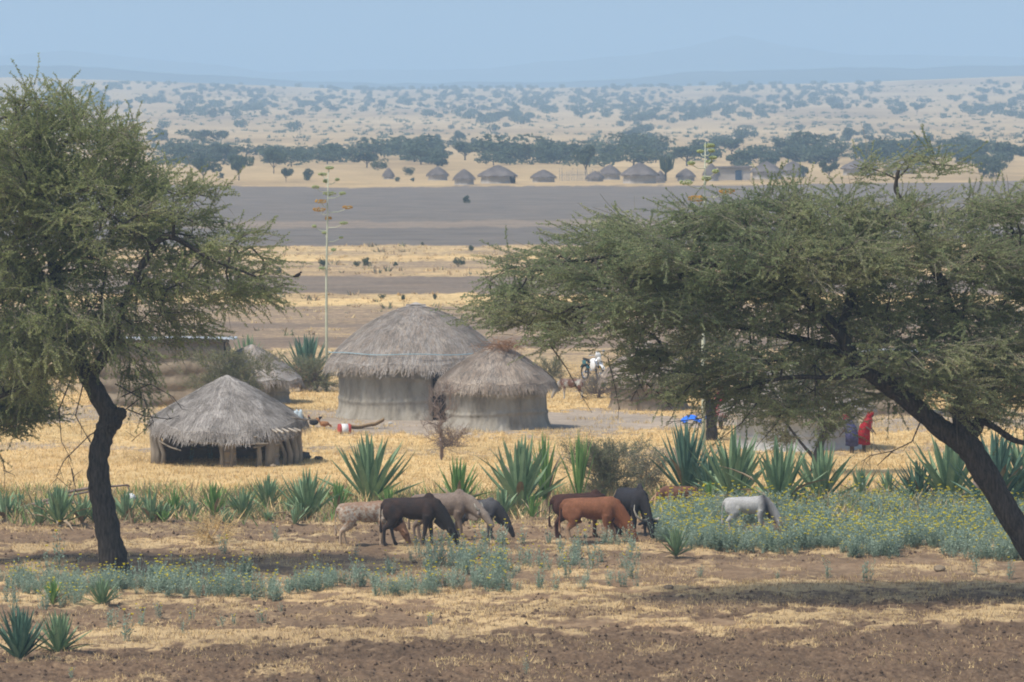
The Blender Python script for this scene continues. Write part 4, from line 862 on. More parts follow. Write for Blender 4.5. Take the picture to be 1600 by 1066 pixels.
# candelabra tree
g = G(1040, 283); can = thing('candelabra_tree', 'candelabra-shaped tree standing between far huts', 'tree', g); m = MB(); add_loft(m, [[0, 0, 0], [0, 0, 1.3]], [.16, .14], n=7); m.build('trunk', M['bark_dark'], can); m = MB(); rs = np.random.RandomState(8)
for k in range(22):
    a = rs.uniform(0, 6.28); r = rs.uniform(.2, 1.25); add_loft(m, [[0, 0, 1.1], [math.cos(a) * r * .8, math.sin(a) * r * .8, 1.7], [math.cos(a) * r, math.sin(a) * r, rs.uniform(2.7, 3.4)]], [.1, .13, .11], n=6)
m.build('crown', M['leaf_far'], can)
# belt of trees behind the village
for row, (y0, hh, nn) in enumerate([(260, 34, 22), (254, 38, 24), (246, 36, 24)]):
    for i in range(nn):
        px = 275 + (i + rsF.uniform(-.45, .45)) * (1345. / nn) + row * 17
        h = hh * rsF.uniform(.6, 1.05) * (1.05 if px > 560 else .85)
        put_far(px, y0 + rsF.uniform(-4, 3), h, 'b' if rsF.rand() < .88 else 't', 'one of the overlapping dark trees in the long belt behind the far village', 'trees in the belt behind the village', wf=1.6)
# trees over the slope: crowded strips and open patches
cnt = 0
while cnt < 205:
    py = 137 + 98 * rsF.rand() ** 1.05; px = rsF.uniform(60, 1600)
    d = float(fbm(np.array([[px * .009]]), np.array([[py * .045]]), 91, 3)[0, 0]); strip = math.exp(-((py - 160) / 10.) ** 2) * .12 + math.exp(-((py - 178) / 8.) ** 2) * .10
    if px < 700: strip += math.exp(-((py - 172 + (px - 400) * .01) / 12.) ** 2) * .12
    if py > 190 and px < 620: strip -= .07
    if d + strip < .55: continue
    h = (6 + (py - 130) * .12) * rsF.uniform(.6, 1.35); kind = 'b' if rsF.rand() < .6 else 't'
    put_far(px, py, h, kind, 'one of the hazy blue-green trees scattered over the far pale slope', 'trees scattered on the far slope', wf=rsF.uniform(.7, 1.2)); cnt += 1
# remaining far bush cover as one mass
mb = MB(); arr = []
for me_seed in (231, 232, 233):
    rs = np.random.RandomState(me_seed); n = 130; v = unit(rs.normal(0, 1, (n, 3))) * rs.uniform(.4, 1, (n, 1)); p = v * np.array([1, 1, .42]) + np.array([0, 0, .45]); q = unit(rs.normal(0, 1, p.shape)); ln = .2 * rs.uniform(.6, 1.3, (n, 1)); w_ = unit(np.cross(q, rs.normal(0, 1, p.shape))) * ln * .5
    arr.append((np.stack([p - q * ln, p + w_, p + q * ln, p - w_], 1).reshape(-1, 3), np.arange(n * 4).reshape(-1, 4)))
cnt = 0
while cnt < 1000:
    py = 131 + 75 * rsF.rand() ** 1.2; px = rsF.uniform(40, 1640)
    d = float(fbm(np.array([[px * .009]]), np.array([[py * .045]]), 91, 3)[0, 0]) + math.exp(-((py - 160) / 9.) ** 2) * .10 + (.1 * math.exp(-((py - 142) / 5.) ** 2) if px > 500 else 0)
    if d < .515 and rsF.rand() > .07: continue
    x, y, z = ground_hit(px, py); R = rsF.uniform(1.5, 4.2) * .5; V, F = arr[cnt % 3]; mb.add(V * np.array([R * 1.4, R * 1.4, R * 1.7]) + np.array([x, y, z]), F); cnt += 1
o = mb.build('bush_cover', M['leaf_far']); tag(o, 'scattered low bush cover on the far slope and skyline', 'bushes', kind='stuff')
# shrubs dotted over the middle plain
for (px, py, h, lab) in [(572, 417, 15, 'rounded grey-green shrub alone on the plain right of the left flower stalk'), (557, 417, 10, 'small shrub touching the lone rounded shrub on the plain'), (715, 417, 15, 'small upright shrub on the plain above the largest hut'),
                         (728, 318, 13, 'small dark shrub alone on the dark ploughed plain'), (505, 417, 14, 'faint shrub just left of the left flower stalk on the plain'), (737, 393, 11, 'small pale shrub on the straw strip above the largest hut'), (660, 384, 6, 'low flat shrub at the edge of the dark ploughed plain'),
                         (630, 470, 11, 'tiny agave-like shrub on the yellow straw strip, right of the largest hut top'), (597, 468, 10, 'tiny green shrub on the yellow straw strip, left of the largest hut top'), (680, 468, 9, 'tiny dark shrub on the yellow straw strip, above the largest hut'), (436, 428, 12, 'faint grey shrub on the plain by the tips of the left acacia'),
                         (618, 417, 9, 'faint low shrub right of the lone rounded shrub'), (780, 482, 20, 'grey shrub on the plain by the left tips of the umbrella acacia')]:
    g = G(px, py); s = g[1] / F_PX; H = h * s; o = link_mesh('shrub', FB[int(px) % 4], None, (g[0], g[1], 0), px, (H * .75, H * .75, H)); tag(o, lab, 'shrub', 'shrubs dotted over the plain')

# ============================================================ cattle
def bake(mb, voxel, smooth_it=3):
    me = mb.mesh('raw', [], True); ob = bpy.data.objects.new('raw', me); COL.objects.link(ob)
    md = ob.modifiers.new('r', 'REMESH'); md.mode = 'VOXEL'; md.voxel_size = voxel; md.use_smooth_shade = True
    if smooth_it: s_ = ob.modifiers.new('s', 'SMOOTH'); s_.iterations = smooth_it; s_.factor = .5
    dg = bpy.context.evaluated_depsgraph_get(); out = bpy.data.meshes.new_from_object(ob.evaluated_get(dg))
    bpy.data.objects.remove(ob); bpy.data.meshes.remove(me); return out
def cowmat(name, base, alt, legs, head, spots=0.0, scale=3.0, hump=None, belly=None):
    m, t, o = nodes(name); c = coord(t, 'Object'); sx = t.nodes.new('ShaderNodeSeparateXYZ'); lk(t, c, sx.inputs[0])
    n = noise_n(t, scale, c, 5, .65); n2 = noise_n(t, 22, coord(t, 'Object', (1, 1, .35)), 5, .75)
    if spots: f = math_n(t, 'MULTIPLY', math_n(t, 'SUBTRACT', n, .43), 9, True)
    else: f = math_n(t, 'MULTIPLY', math_n(t, 'SUBTRACT', n, .38), 3, True)
    col = mix_n(t, f, base, alt)
    if spots:   # coloured back, pale flecked sides
        bk = math_n(t, 'MULTIPLY', math_n(t, 'SUBTRACT', math_n(t, 'ADD', sx.outputs[2], math_n(t, 'MULTIPLY', n2, .2)), 1.16), 5, True); col = mix_n(t, bk, col, base)
    if belly: col = mix_n(t, math_n(t, 'MULTIPLY', math_n(t, 'SUBTRACT', .72, sx.outputs[2]), 6, True), col, belly)
    col = mix_n(t, math_n(t, 'MULTIPLY', math_n(t, 'SUBTRACT', .55, sx.outputs[2]), 6, True), col, legs)
    hd = math_n(t, 'MULTIPLY', math_n(t, 'SUBTRACT', math_n(t, 'ADD', sx.outputs[0], math_n(t, 'MULTIPLY', n, .2)), .72), 7, True); col = mix_n(t, hd, col, head)
    if hump:
        a = math_n(t, 'SUBTRACT', 1, math_n(t, 'MULTIPLY', math_n(t, 'ABSOLUTE', math_n(t, 'SUBTRACT', math_n(t, 'ADD', sx.outputs[0], math_n(t, 'MULTIPLY', sx.outputs[2], .25)), .86)), 4), True); col = mix_n(t, math_n(t, 'MULTIPLY', a, 1.1, True), col, hump)
    col = mix_n(t, math_n(t, 'MULTIPLY', math_n(t, 'SUBTRACT', n2, .42), 1.6, True), mix_n(t, .5, col, (.02, .015, .012)), col)
    pbsdf(t, o, col, .8, bump_n(t, n2, .5, .025), .2); return m
def cow_mesh(neck='graze', yaw=0.0, hump=1.0, stride=(0, 0, 0, 0), thin=1.0, lying=False, goat=False):
    mb = MB(); B_ = 1.0 if not goat else .8
    tor = [(-.76, .99, .09, .10), (-.70, .97, .20, .17), (-.55, .955, .265, .225), (-.3, .935, .275, .255), (0, .89, .325, .28), (.25, .90, .33, .26), (.45, .93, .325, .22), (.6, .95, .28, .17), (.7, .96, .18, .11)]
    tor = [(a, z + .05 + (.02 if -.45 < a < -.1 else 0), h * .84, w_ * .95) for a, z, h, w_ in tor]
    add_loft(mb, [[a, 0, z] for a, z, _, _ in tor], [(w_ * thin * B_, h) for _, _, h, w_ in tor], n=18)
    add_ell(mb, (-.58, 0, 1.12), (.2, .16 * thin, .1)); add_ell(mb, (-.55, .13, .88), (.20, .12, .26)); add_ell(mb, (-.55, -.13, .88), (.20, .12, .26))
    add_ell(mb, (.45, .14, .88), (.16, .09, .26)); add_ell(mb, (.45, -.14, .88), (.16, .09, .26))
    if hump and not goat: add_ell(mb, (.46, 0, 1.20), (.15, .075, .17 * hump), axis=(1, 0, .35)); add_ell(mb, (.44, 0, 1.13), (.34, .10, .14))
    def yw(p):
        a = max(0, p[0] - .5); c_, s_ = math.cos(yaw), math.sin(yaw); return [.5 + a * c_ if a else p[0], (p[1] + a * s_) if a else p[1], p[2]]
    if neck == 'graze':
        nk = [(.5, 0, 1.03), (.72, 0, .90), (.88, 0, .70), (.99, 0, .52), (1.05, 0, .40)]; hd = [(1.02, 0, .46), (1.07, 0, .36), (1.13, 0, .24), (1.18, 0, .12), (1.20, 0, .06)]; dw = [(.62, 0, .72), (.78, 0, .60), (.90, 0, .46)]
    elif neck == 'low':
        nk = [(.5, 0, 1.05), (.75, 0, 1.0), (.95, 0, .85), (1.10, 0, .72)]; hd = [(1.05, 0, .80), (1.15, 0, .70), (1.26, 0, .56), (1.35, 0, .44), (1.37, 0, .40)]; dw = [(.62, 0, .72), (.8, 0, .68), (.98, 0, .62)]
    else:
        nk = [(.5, 0, 1.05), (.68, 0, 1.15), (.82, 0, 1.30), (.92, 0, 1.42)]; hd = [(.88, 0, 1.44), (.98, 0, 1.42), (1.12, 0, 1.34), (1.24, 0, 1.24), (1.27, 0, 1.21)]; dw = [(.62, 0, .78), (.74, 0, .9), (.86, 0, 1.1)]
    nk = [yw(p) for p in nk]; hd = [yw(p) for p in hd]; dw = [yw(p) for p in dw]
    nr = [(.13, .25), (.105, .20), (.09, .16), (.085, .135), (.08, .11)][:len(nk)]
    add_loft(mb, nk, nr, n=12); add_loft(mb, hd, [(.085, .10), (.10, .115), (.075, .09), (.06, .065), (.055, .05)], n=12); add_loft(mb, dw, [(.02, .12), (.02, .14), (.018, .09)], n=8)
    h0 = np.array(hd[0]); hv = unit(np.array(hd[3]) - h0); sidev = unit(np.cross([0, 0, 1], hv)); upv = np.cross(hv, sidev)
    for s_ in (-1, 1):
        e = h0 + sidev * s_ * .10; add_loft(mb, [e, e + sidev * s_ * .1 - upv * .0 + hv * .02, e + sidev * s_ * .2 + hv * .06, e + sidev * s_ * .25 + hv * .08], [(.03, .02), (.055, .022), (.045, .02), (.015, .012)], n=8, side=tuple(hv))
        add_ell(mb, h0 + sidev * s_ * .085 + hv * .12 + upv * .03, (.03, .02, .025))
    if not goat:
        for s_ in (-1, 1): add_ell(mb, (-.50, .13 * s_ * thin, 1.135), (.07, .05, .05)); add_ell(mb, (-.74, .08 * s_, 1.06), (.05, .04, .04)); add_ell(mb, (-.30, .20 * s_ * thin, .86), (.10, .06, .16))
        add_loft(mb, [(-.7, 0, 1.12), (-.3, 0, 1.205), (.1, 0, 1.215), (.4, 0, 1.25)], [(.04, .035)] * 4, n=8)
    for k, (fx, sy) in enumerate([(1, 1), (1, -1), (-1, 1), (-1, -1)]):
        st = stride[k]
        if lying:
            if fx > 0: pts = [(.42, .16 * sy, .85), (.5, .2 * sy, .62), (.72, .2 * sy, .56), (.5, .2 * sy, .53), (.42, .2 * sy, .52)]; r = [.11, .08, .05, .04, .04]
            else: pts = [(-.5, .2 * sy, .85), (-.25, .3 * sy, .62), (-.55, .3 * sy, .56), (-.3, .32 * sy, .53), (-.2, .32 * sy, .52)]; r = [.17, .1, .06, .04, .04]
        elif fx > 0: pts = [(.44, .13 * sy, .80), (.41, .135 * sy, .66), (.43 + st * .35, .13 * sy, .52), (.44 + st * .6, .13 * sy, .37), (.43 + st * .85, .13 * sy, .2), (.43 + st, .13 * sy, .10), (.46 + st, .13 * sy, .045), (.475 + st, .13 * sy, .0)]; r = [.13, .10, .068, .055, .036, .043, .05, .055]
        else: pts = [(-.52, .13 * sy, .92), (-.44, .155 * sy, .72), (-.50 + st * .3, .15 * sy, .57), (-.655 + st * .55, .14 * sy, .43), (-.64 + st * .8, .135 * sy, .24), (-.62 + st, .135 * sy, .10), (-.59 + st, .135 * sy, .045), (-.575 + st, .135 * sy, .0)]; r = [(.12, .21), (.10, .175), (.07, .115), .056, .040, .043, .05, .055]
        if goat: r = [np.array(q) * .85 for q in r]; r = [tuple(q) if np.ndim(q) else float(q) for q in r]
        add_loft(mb, pts, r, n=10, side=(0, 1, 0))
    if goat: add_loft(mb, [(-.75, 0, 1.08), (-.86, 0, 1.14), (-.93, 0, 1.2)], [.05, .045, .02], n=8)
    else: add_loft(mb, [(-.74, 0, 1.12), (-.81, 0, 1.04), (-.83, .01, .85), (-.84, .02, .65), (-.84, .02, .48), (-.83, .02, .36), (-.82, .02, .30)], [.035, .03, .022, .02, .035, .045, .015], n=8)
    if not goat and not lying: add_ell(mb, (-.35, 0, .62), (.12, .07, .06))
    me = bake(mb, .021, 3); return me, h0, hv, sidev, upv
def cow(label, px, py, rz, sc, mat, horns=0.0, name='cow', cat='cow', dz=0, group='grazing cattle', **kw):
    me, h0, hv, sv, uv = cow_mesh(**kw); me.materials.append(mat)
    g = G(px, py); root = thing(name, label, cat, (g[0], g[1], (terr(g[0], g[1]) if dz == 0 else 0) + dz), math.radians(rz), group, sc)
    b = link_mesh('body', me, root)
    if horns:
        for s_ in (-1, 1):
            a = h0 + sv * s_ * .07 - hv * .05; m = MB()
            L = horns; add_loft(m, [a, a + sv * s_ * .14 * L, a + sv * s_ * .24 * L - hv * .09 * L + uv * .02, a + sv * s_ * .28 * L - hv * .22 * L + uv * .05, a + sv * s_ * .25 * L - hv * .34 * L + uv * .06], [.036, .033, .027, .018, .006], n=8)
            m.build('horn', M['horn'], root, smooth=True)
    return root
c_speck = cowmat('hide_speckled', (.50, .30, .19), (.76, .67, .56), (.70, .53, .38), (.42, .23, .14), spots=1, scale=13)
c_black = cowmat('hide_black', (.028, .025, .028), (.09, .048, .034), (.04, .034, .036), (.022, .02, .022), scale=2.4, belly=None)
c_tan = cowmat('hide_tan', (.30, .22, .17), (.42, .33, .27), (.36, .27, .21), (.42, .34, .28), scale=2)
c_grey = cowmat('hide_grey', (.10, .10, .11), (.17, .17, .18), (.10, .10, .11), (.06, .06, .065), scale=2)
c_brown = cowmat('hide_dark_brown', (.06, .025, .02), (.12, .045, .03), (.09, .035, .025), (.04, .02, .02), scale=1.5)
c_red = cowmat('hide_red', (.25, .095, .043), (.46, .19, .095), (.60, .42, .27), (.32, .115, .05), scale=1.7)
c_jet = cowmat('hide_jet', (.022, .022, .028), (.045, .045, .055), (.025, .025, .03), (.02, .02, .024), scale=2)
c_calf = cowmat('hide_calf', (.26, .11, .06), (.38, .19, .11), (.3, .15, .1), (.30, .14, .09), scale=2)
c_white = cowmat('hide_white', (.68, .67, .64), (.82, .81, .79), (.74, .71, .66), (.6, .58, .56), scale=3, hump=(.10, .10, .11))
cow('speckled white and rust-brown cow grazing behind the dark cow, leftmost of the herd', 572, 853, 8, .92, c_speck, hump=.45, thin=.85, stride=(.06, -.05, .08, -.1))
cow('dark brown-black humped cow grazing at the front of the left group', 644, 857, -14, .98, c_black, hump=1.1, thin=.85, stride=(.05, -.12, .12, -.08))
cow('pale tan horned cow behind the dark one, head low to the right', 690, 848, -6, 1.0, c_tan, horns=.55, hump=1.0, neck='low', yaw=-.3, stride=(-.1, .1, .05, -.05))
cow('small grey calf with a dark neck grazing at the right of the left group', 744, 843, -4, .80, c_grey, hump=.9, stride=(.05, -.05, .05, -.05))
cow('dark brown cow mostly hidden behind the red-brown cow, rump to the left', 905, 842, 10, .92, c_brown, hump=.9, stride=(.05, -.05, .08, -.05))
cow('red-brown cow grazing in the middle group, nose to the ground', 924, 849, -12, .98, c_red, hump=.5, thin=.9, stride=(.18, -.05, .0, .12))
cow('black cow with long pale horns facing the camera, head down', 988, 838, -66, 1.02, c_jet, horns=1.15, hump=1.15, stride=(.05, -.05, 0, 0))
cow('white calf with a dark grey shoulder patch grazing among yellow flowers', 1168, 836, -3, .78, c_white, hump=.6, thin=.95, stride=(.04, -.06, .05, -.05))
cow('russet calf lying among the flowers by the dark agave', 1062, 792, 205, .72, c_calf, neck='low', hump=.3, lying=True, dz=-.33)
cow('small white and red-brown goat standing in the straw, half hidden by twigs', 893, 624, 172, .62, cowmat('goat_coat', (.24, .11, .07), (.80, .79, .72), (.82, .81, .74), (.6, .55, .48), scale=1.6, spots=1), name='goat', cat='goat', group=None, neck='graze', hump=0, goat=True)

# ============================================================ people
def person(label, px, py, height_, robe, shawl, rz, seed, headcloth=None, bend=0.0, stick=False, legs='cloth_dark', sash=None, part_names=('robe', 'shawl')):
    rs = np.random.RandomState(seed); g = G(px, py); root = thing('person', label, 'person', (g[0], g[1], 0), math.radians(rz), None, height_ / 1.7)
    def bd(p):   # lean everything above the hip forward (+x) by bend
        p = np.array(p, float)
        if p[2] > .9: u = p[2] - .9; return np.array([p[0] * math.cos(bend) + u * math.sin(bend), p[1], .9 + u * math.cos(bend) - p[0] * math.sin(bend)])
        return p
    mb = MB()
    add_loft(mb, [bd(q) for q in [(0, 0, .84), (0, 0, .95), (0, 0, 1.08), (.01, 0, 1.22), (.0, 0, 1.36), (0, 0, 1.43), (0, 0, 1.50)]], [(.14, .10), (.155, .11), (.13, .09), (.155, .11), (.17, .10), (.10, .07), (.052, .055)], n=14, side=(0, 1, 0))
    add_loft(mb, [bd(q) for q in [(-.01, 0, 1.44), (0, 0, 1.5), (.01, 0, 1.56)]], [.055, .05, .055], n=10)
    add_ell(mb, bd((.015, 0, 1.60)), (.12, .075, .09), axis=bd((.015, 0, 1.7)) - bd((.015, 0, 1.5)), n=12, m=9)
    add_ell(mb, bd((.09, 0, 1.55)), (.035, .035, .03)); add_ell(mb, bd((.112, 0, 1.59)), (.02, .014, .022)); add_ell(mb, bd((.105, 0, 1.555)), (.012, .022, .008))
    for s_ in (-1, 1):
        add_ell(mb, bd((.01, .078 * s_, 1.595)), (.016, .01, .03)); add_ell(mb, bd((.085, .03 * s_, 1.63)), (.012, .018, .008))
        add_loft(mb, [(0, .09 * s_, .90), (.01, .10 * s_, .7), (.015, .10 * s_, .50), (-.005, .10 * s_, .3), (0, .10 * s_, .1), (0, .10 * s_, .05)], [.085, .078, .055, .052, .036, .038], n=10)
        add_loft(mb, [(-.05, .10 * s_, .035), (.05, .10 * s_, .035), (.13, .105 * s_, .025), (.18, .105 * s_, .018)], [(.035, .035), (.04, .035), (.042, .024), (.025, .014)], n=8)
        hnd = np.array([.20, .26 * s_, .86]) if not (stick and s_ < 0) else np.array([.22, -.30, .95])
        el = np.array([-.02, .25 * s_, 1.10]); sh = bd((0, .185 * s_, 1.38)); off = bd((0, 0, 1.38)) - np.array([0, 0, 1.38]); el = el + off * .8; hnd = hnd + off * .7
        add_loft(mb, [sh, (sh + el) / 2, el, (el + hnd) / 2, hnd], [.055, .046, .038, .034, .026], n=9)
        d = unit(hnd - el); sd_ = unit(np.cross(d, [0, 0, 1])); dn = np.cross(sd_, d)
        add_loft(mb, [hnd, hnd + d * .045, hnd + d * .09], [(.03, .018), (.042, .016), (.04, .014)], n=8, side=tuple(sd_))
        for f in range(4):
            b = hnd + d * .085 + sd_ * (f - 1.5) * .021; ln = [.07, .08, .075, .058][f]; add_loft(mb, [b, b + d * ln * .5 - dn * .012, b + d * ln * .8 - dn * .035], [.0095, .009, .007], n=6)
        b = hnd + d * .03 + sd_ * .035; add_loft(mb, [b, b + sd_ * .025 + d * .03, b + sd_ * .025 + d * .06 - dn * .015], [.012, .011, .008], n=6)
        if stick and s_ < 0: hs = hnd + d * .1
    me = bake(mb, .0095, 1); me.materials.append(M['skin']); link_mesh('body', me, root)
    ey = MB()
    for s_ in (-1, 1): add_ell(ey, bd((.094, .03 * s_, 1.61)), (.009, .009, .007), n=6, m=5)
    ey.build('eyes', M['black'], root)
    def cloth(levels, matname, nm, rip=.010, frq=6):
        m = MB(); n = 48; an = np.arange(n) * 2 * np.pi / n; V = []
        for (z, rx, ry, cx, cy) in levels:
            k = 1 + rip / max(rx, .05) * np.sin(an * frq + seed) * (1.3 if z < 1.0 else .5) + .02 * rs.normal(0, 1, n); q = np.stack([cx + rx * k * np.cos(an), cy + ry * k * np.sin(an), np.full(n, z) + (.02 * np.sin(an * 2) if z < .8 else 0)], 1)
            V.append(np.array([bd(v) for v in q]))
        k = np.arange(n); F = np.concatenate([np.stack([i * n + k, i * n + (k + 1) % n, (i + 1) * n + (k + 1) % n, (i + 1) * n + k], 1) for i in range(len(levels) - 1)])
        m.add(np.concatenate(V), F); o = m.build(nm, M[matname], root, smooth=True); sm = o.modifiers.new('thickness', 'SOLIDIFY'); sm.thickness = .012; return o
    cloth([(.34, .25, .27, 0, 0), (.6, .235, .26, 0, 0), (.85, .19, .24, 0, 0), (1.02, .17, .22, .0, 0), (1.2, .17, .235, .01, 0), (1.34, .155, .235, 0, 0), (1.42, .11, .16, 0, 0), (1.46, .075, .085, 0, 0)], robe, part_names[0])
    if shawl: cloth([(.50, .245, .285, .0, 0), (.8, .24, .295, .0, 0), (1.0, .23, .30, 0, 0), (1.2, .20, .29, .01, 0), (1.36, .175, .255, 0, 0), (1.44, .12, .17, 0, 0), (1.48, .08, .09, 0, 0)], shawl, part_names[1])
    if headcloth: cloth([(1.44, .14, .14, -.03, 0), (1.52, .11, .115, -.03, 0), (1.60, .115, .10, -.02, 0), (1.68, .10, .09, 0, 0), (1.725, .05, .05, .01, 0), (1.73, .005, .005, .01, 0)], headcloth, 'headcloth', rip=.004)
    if stick:
        m = MB(); add_loft(m, [[hs[0] + .12, hs[1] - .08, 0], hs, [hs[0] - .05, hs[1] + .03, hs[2] + .35]], [.012, .013, .012], n=6); m.build('walking_stick', M['wood'], root)
    return root
person('person in a red wrap leaning forward with a stick beside the whitewashed hut', 1350, 708, 1.36, 'cloth_red', 'cloth_red', -20, 3, headcloth='cloth_red', bend=.42, stick=True)
person('person in blue-violet cloth bending beside the one in red', 1331, 710, 1.32, 'cloth_blue', 'cloth_blue', 150, 4, headcloth='cloth_crimson', bend=.45)
person('person in dark clothes with a crimson shawl, behind the right flower stalk', 1126, 672, 1.5, 'cloth_dark', 'cloth_crimson', 200, 5)
person('person in purple-blue cloth standing by the brush near the motorcycle', 967, 618, 1.38, 'cloth_purple', 'cloth_purple', 190, 6)

# ============================================================ motorcycle
g = G(926, 595); mc = thing('motorcycle', 'white and teal motorcycle parked beyond the hanging acacia twigs', 'motorcycle', (g[0], g[1], 0), math.radians(-62))
def ringm(c, R, r, mi=0, n=28, k=8):
    th = np.arange(n) * 2 * np.pi / n; V = []
    for t in th:
        for j in range(k):
            a = j * 2 * np.pi / k; V.append([c[0] + (R + r * math.cos(a)) * math.cos(t), c[1] + r * math.sin(a), c[2] + (R + r * math.cos(a)) * math.sin(t)])
    F = [[i * k + j, ((i + 1) % n) * k + j, ((i + 1) % n) * k + (j + 1) % k, i * k + (j + 1) % k] for i in range(n) for j in range(k)]; return V, F
for x in (.62, -.62):
    wh = MB(); wh.add(*ringm((x, 0, .31), .27, .045)); wo_ = wh.build('wheel', M['rubber'], mc, smooth=True)
    ri = MB(); ri.add(*ringm((x, 0, .31), .22, .018)); th = np.linspace(0, 2 * np.pi, 13)[:-1]; V, F = tubes(np.tile([[x, 0, .31]], (12, 1)), np.stack([x + .22 * np.cos(th), th * 0, .31 + .22 * np.sin(th)], 1), np.full(12, .006), np.full(12, .006), 4); ri.add(V, F); add_ell(ri, (x, 0, .31), (.05, .07, .05)); ri.build('rim', M['chrome'], wo_)
    fd = MB(); t = np.linspace(.5, 2.6, 9); add_loft(fd, np.stack([x + .35 * np.cos(t), t * 0, .31 + .35 * np.sin(t)], 1), [(.07, .012)] * 9, n=8); fd.build('mudguard', M['white' if x > 0 else 'teal'], mc, smooth=True)
m = MB()
for s_ in (-1, 1): add_loft(m, [(.62, .08 * s_, .31), (.44, .08 * s_, .78), (.38, .07 * s_, .92)], [.024, .022, .02], n=8)
m.build('fork', M['chrome'], mc, smooth=True)
m = MB(); add_loft(m, [(.40, 0, .80), (.1, 0, .66), (-.3, 0, .62), (-.62, 0, .34)], [.03, .028, .026, .022], n=8); add_loft(m, [(.36, 0, .72), (.2, 0, .36), (-.2, 0, .28), (-.62, 0, .31)], [.026, .026, .024, .022], n=8); m.build('frame', M['black'], mc)
m = MB(); add_ell(m, (.05, 0, .40), (.2, .12, .15)); add_ell(m, (.1, 0, .52), (.1, .09, .1), axis=(.3, 0, 1)); m.build('engine', M['chrome'], mc, smooth=True)
m = MB(); add_ell(m, (.12, 0, .78), (.27, .13, .12), n=14, m=9); m.build('fuel_tank', M['white'], mc, smooth=True)
m = MB(); add_loft(m, [(-.05, 0, .76), (-.25, 0, .77), (-.55, 0, .82), (-.72, 0, .86)], [(.11, .05), (.13, .05), (.12, .045), (.07, .03)], n=12); m.build('seat', M['rubber'], mc, smooth=True)
m = MB(); add_loft(m, [(.30, -.36, 1.0), (.38, -.2, 1.02), (.40, 0, .95), (.38, .2, 1.02), (.30, .36, 1.0)], [.018] * 5, n=7, side=(1, 0, 0)); m.build('handlebar', M['chrome'], mc, smooth=True)
m = MB(); add_ell(m, (.50, 0, .86), (.08, .1, .1)); m.build('headlight', M['white'], mc, smooth=True)
m = MB(); add_loft(m, [(.47, 0, .94), (.44, 0, 1.08), (.38, 0, 1.17)], [(.13, .02), (.12, .015), (.06, .01)], n=10); m.build('windshield', M['white'], mc, smooth=True)
m = MB(); add_ell(m, (.32, .17, .62), (.2, .06, .22)); add_ell(m, (.32, -.17, .62), (.2, .06, .22)); m.build('leg_shield', M['white'], mc, smooth=True)
m = MB(); add_box(m, (-.62, -.13, .66), (-.36, -.10, .80)); add_box(m, (-.62, .10, .66), (-.36, .13, .80)); m.build('side_cover', M['teal'], mc)
m = MB(); add_loft(m, [(.69, 0, .50), (.66, 0, .66)], [(.07, .012), (.05, .01)], n=8); m.build('number_plate', M['yellow'], mc)
for s_ in (-1, 1):
    m = MB(); add_loft(m, [(.36, .26 * s_, 1.02), (.34, .30 * s_, 1.16)], [.007, .007], n=5); add_ell(m, (.34, .31 * s_, 1.19), (.015, .06, .04)); m.build('mirror', M['chrome'], mc)
m = MB(); add_loft(m, [(.0, .14, .28), (-.3, .15, .28), (-.75, .16, .33)], [.03, .04, .045], n=8); m.build('exhaust', M['chrome'], mc, smooth=True)

# ============================================================ yard things
def chicken(label, px, py, rz, mat, peck=False):
    g = G(px, py); root = thing('chicken', label, 'chicken', (g[0], g[1], 0), math.radians(rz), 'chickens in the yard'); m = MB()
    add_loft(m, [(-.16, 0, .24), (-.10, 0, .22), (0, 0, .20), (.09, 0, .22), (.13, 0, .25)], [(.03, .04), (.075, .085), (.09, .10), (.07, .08), (.03, .04)], n=12)
    hd = (.22, 0, .12) if peck else (.17, 0, .40)
    add_loft(m, [(.08, 0, .25), (.14, 0, (.25 + hd[2]) / 2 + .02), hd], [.055, .035, .028], n=9); add_ell(m, hd, (.035, .025, .028))
    for k in range(5): add_loft(m, [(-.14, (k - 2) * .012, .24), (-.22, (k - 2) * .02, .36 + .01 * k), (-.27 - .01 * k, (k - 2) * .03, .42 - .03 * abs(k - 2))], [(.02, .03), (.012, .04), (.005, .015)], n=6)
    me = bake(m, .010, 1); me.materials.append(M[mat]); link_mesh('body', me, root)
    m = MB(); add_loft(m, [hd, (hd[0] + .045, 0, hd[2] - .01), (hd[0] + .06, 0, hd[2] - .015)], [.012, .008, .002], n=6); m.build('beak', M['yellow'], root)
    m = MB(); add_loft(m, [(hd[0] - .02, 0, hd[2] + .025), (hd[0], 0, hd[2] + .05), (hd[0] + .02, 0, hd[2] + .03)], [(.006, .012)] * 3, n=6); m.build('comb', M['cloth_red'], root)
    for s_ in (-1, 1): m = MB(); add_loft(m, [(0, .035 * s_, .13), (.0, .035 * s_, .02), (.03, .035 * s_, .0)], [.012, .008, .008], n=6); m.build('leg', M['yellow'], root)
chicken('dark hen with raised tail standing in the yard, left of the other', 490, 670, 175, 'black'); chicken('tan-brown hen pecking at the ground beside the dark one', 507, 672, 10, 'brown_feather', True)

